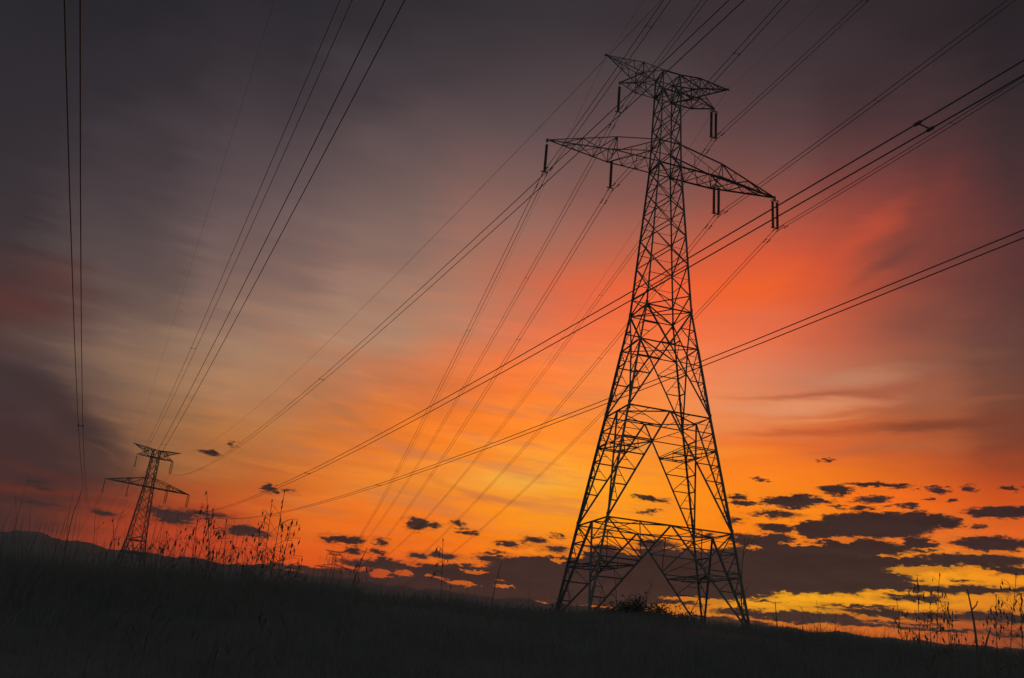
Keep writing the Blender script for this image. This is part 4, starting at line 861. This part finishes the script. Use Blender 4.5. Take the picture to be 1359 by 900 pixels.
oat(29.66, 7.0, H(29.66, 7.0, 7.00), 'wild oat at the right edge of the view', 15, 0.131, 0.70, 1.2)
oat(30.37, 7.0, H(30.37, 7.0, 5.89), 'drooping wild oat cut by the right edge of the view', 16, 0.061, 0.80, 1.2)
oat(29.22, 7.5, H(29.22, 7.5, 5.83), 'thin wild oat right of the forked stalk', 17, 0.053, 0.50, 0.8)
oat(24.75, 7.8, H(24.75, 7.8, 5.36), 'short thin wild oat before the lower cloud band', 18, -0.036, 0.50, 0.7)
oat(27.14, 7.5, H(27.14, 7.5, 5.30), 'slim wild oat left of the forked stalk', 19, 0.003, 0.50, 0.7)
oat(-8.22, 6.5, H(-8.22, 6.5, 5.15), 'small seeded wild oat beside the leaning stalk', 20, 0.002, 0.35, 1.0)
oat(-19.75, 6.9, H(-19.75, 6.9, 5.40), 'very small wild oat right of the distant pylon', 21, -0.023, 0.60, 0.7)
oat(-21.62, 6.9, H(-21.62, 6.9, 5.67), 'faint thin wild oat left of the distant pylon', 22, -0.173, 0.25, 0.6)
dry(-24.36, 8.4, H(-24.36, 8.4, 7.07), 0.0060, 'curved dry stalk leftmost of the tall ones, bending right at its tip', 103, -0.109, -0.110, 0, None)
dry(-8.51, 8.4, H(-8.51, 8.4, 5.88), 0.0090, 'thick dry stalk leaning sharply right beside the tiny pylon', 466, -0.009, 0.088, 0, None)
dry(0.64, 9.0, H(0.64, 9.0, 5.89), 0.0085, 'bare curved dry stalk standing alone midway along the rise', 659, -0.048, 0.009, 1, None)
dry(15.84, 13.2, H(15.84, 13.2, 8.45), 0.0120, 'tall bare dry stalk against the right foot of the near pylon', 987, -0.029, 0.025, 4, None)
dry(17.80, 9.6, H(17.80, 9.6, 4.80), 0.0090, 'short stout dry stub right of the near pylon', 1032, -0.004, -0.017, 1, None)
dry(20.40, 9.0, H(20.40, 9.0, 5.04), 0.0040, 'thin branching dry weed before the orange strip', 1093, -0.014, -0.056, 2, [(0.4, 0.16, 0.25, 0.8), (0.5, -0.2, 0.28, 0.7)])
dry(19.26, 9.0, H(19.26, 9.0, 4.60), 0.0040, 'hair thin short dry stem between the stub and the branching weed', 1066, 0.003, -0.007, 1, None)
dry(28.06, 7.8, H(28.06, 7.8, 6.09), 0.0135, 'forked thick dry stalk near the right edge', 1287, 0.050, 0.016, 2, [(0.25, 0.15, 0.42, 0.9), (0.4, 0.28, -0.1, 0.5)])
dry(27.06, 8.4, H(27.06, 8.4, 5.37), 0.0050, 'slender dry stem left of the forked stalk', 1260, 0.002, -0.006, 3, None)
dry(8.17, 18.0, H(8.17, 18.0, 6.03), 0.0140, 'dark stem seen inside the lattice legs of the near pylon', 818, -0.027, -0.095, 3, None)
dry(5.33, 18.0, H(5.33, 18.0, 4.83), 0.0120, 'crooked stem behind the left leg of the near pylon', 757, -0.043, -0.095, 3, None)
dry(7.10, 18.0, H(7.10, 18.0, 5.47), 0.0100, 'thin stem among the left legs of the near pylon', 795, -0.001, 0.055, 2, None)
dry(9.64, 16.8, H(9.64, 16.8, 5.44), 0.0100, 'leaning twig rising above the dark bush', 850, 0.069, 0.206, 2, None)
dry(2.74, 10.2, H(2.74, 10.2, 4.34), 0.0050, 'short thin dry stem on the rise left of the near pylon', 703, -0.018, -0.030, 1, None)
dry(-23.28, 9.6, H(-23.28, 9.6, 6.17), 0.0035, 'thin straight dry stem before the red strip on the left', 130, -0.067, -0.141, 4, None)
dry(-24.86, 9.0, H(-24.86, 9.0, 5.76), 0.0030, 'faint dry stem leftmost of the thin ones', 90, -0.039, -0.091, 4, None)
dry(-20.95, 9.6, H(-20.95, 9.6, 6.38), 0.0035, 'thin leaning dry stem just left of the mast of the distant pylon', 186, -0.017, -0.040, 5, None)
dry(-22.86, 10.2, H(-22.86, 10.2, 6.99), 0.0035, 'long thin dry stem leaning right below the left crossarm', 140, -0.001, 0.062, 2, None)
dry(-19.94, 10.2, H(-19.94, 10.2, 6.06), 0.0035, 'knotty dry stem right of the legs of the distant pylon', 210, -0.043, -0.072, 5, None)
dry(-9.73, 9.0, H(-9.73, 9.0, 4.48), 0.0030, 'short faint dry stem under the tiny pylon', 440, -0.041, -0.077, 2, None)
dry(-1.22, 9.6, H(-1.22, 9.6, 4.77), 0.0030, 'faint twiggy dry stem between oat and bare stalk', 620, -0.011, -0.016, 3, None)
dry(21.02, 9.0, H(21.02, 9.0, 4.30), 0.0030, 'tiny dry stem right of the branching weed', 1108, 0.004, 0.014, 2, None)


# low bush at the foot of the near pylon
def bush(a, r, wid, hgt, seed, label, leaves):
    rg = random.Random(seed); base = at(a, r); root = empty('low_bush', base)
    st = MB(); lv = MB(); tips = []
    for k in range(34):
        an = rg.uniform(0, 6.283); rr = wid*rg.random()**.6; ht = hgt*(1-.55*(rr/wid)**2)*rg.uniform(.35, 1.15)
        q0 = Vector((rg.uniform(-.2, .2), rg.uniform(-.2, .2), 0)); q3 = Vector((math.cos(an)*rr, math.sin(an)*rr*.6, ht)); q1 = q0.lerp(q3, .4)+Vector((0, 0, ht*.15))
        st.tube([q0, q1, q3], [.02, .012, .004], 5); tips.append((q1, q3))
        if rg.random() < .35: st.tube([q3, q3+Vector((rg.uniform(-.12, .12), 0, rg.uniform(.1, .35)))], [.005, .002], 4)
    for k in range(leaves):
        q1, q3 = rg.choice(tips); q = q1.lerp(q3, rg.uniform(.1, 1.05)) + Vector((rg.gauss(0, .11), rg.gauss(0, .11), rg.gauss(0, .09)))
        n_ = Vector((rg.gauss(0, 1), rg.gauss(0, 1), rg.gauss(0, 1))).normalized(); u_ = n_.orthogonal().normalized()*rg.uniform(.018, .04); v_ = n_.cross(u_)*.5
        i = len(lv.v); lv.v += [q-u_, q+v_, q+u_, q-v_]; lv.f.append((i, i+1, i+2, i+3))
    st.build('branches', M_STALK, root); lv.build('foliage', M_LEAF, root)
    tag(root, label, 'bush', 'low bushes on the rise')
bush(9.3, 21, .98, .62, 5, 'rounded dark bush below the near pylon, between its legs', 9000)
bush(11.3, 22, .95, .6, 6, 'thin twiggy bush at the right foot of the rounded bush', 1500)
bush(4.2, 22, 1.5, .42, 8, 'low flat bush at the left leg of the near pylon', 2200)
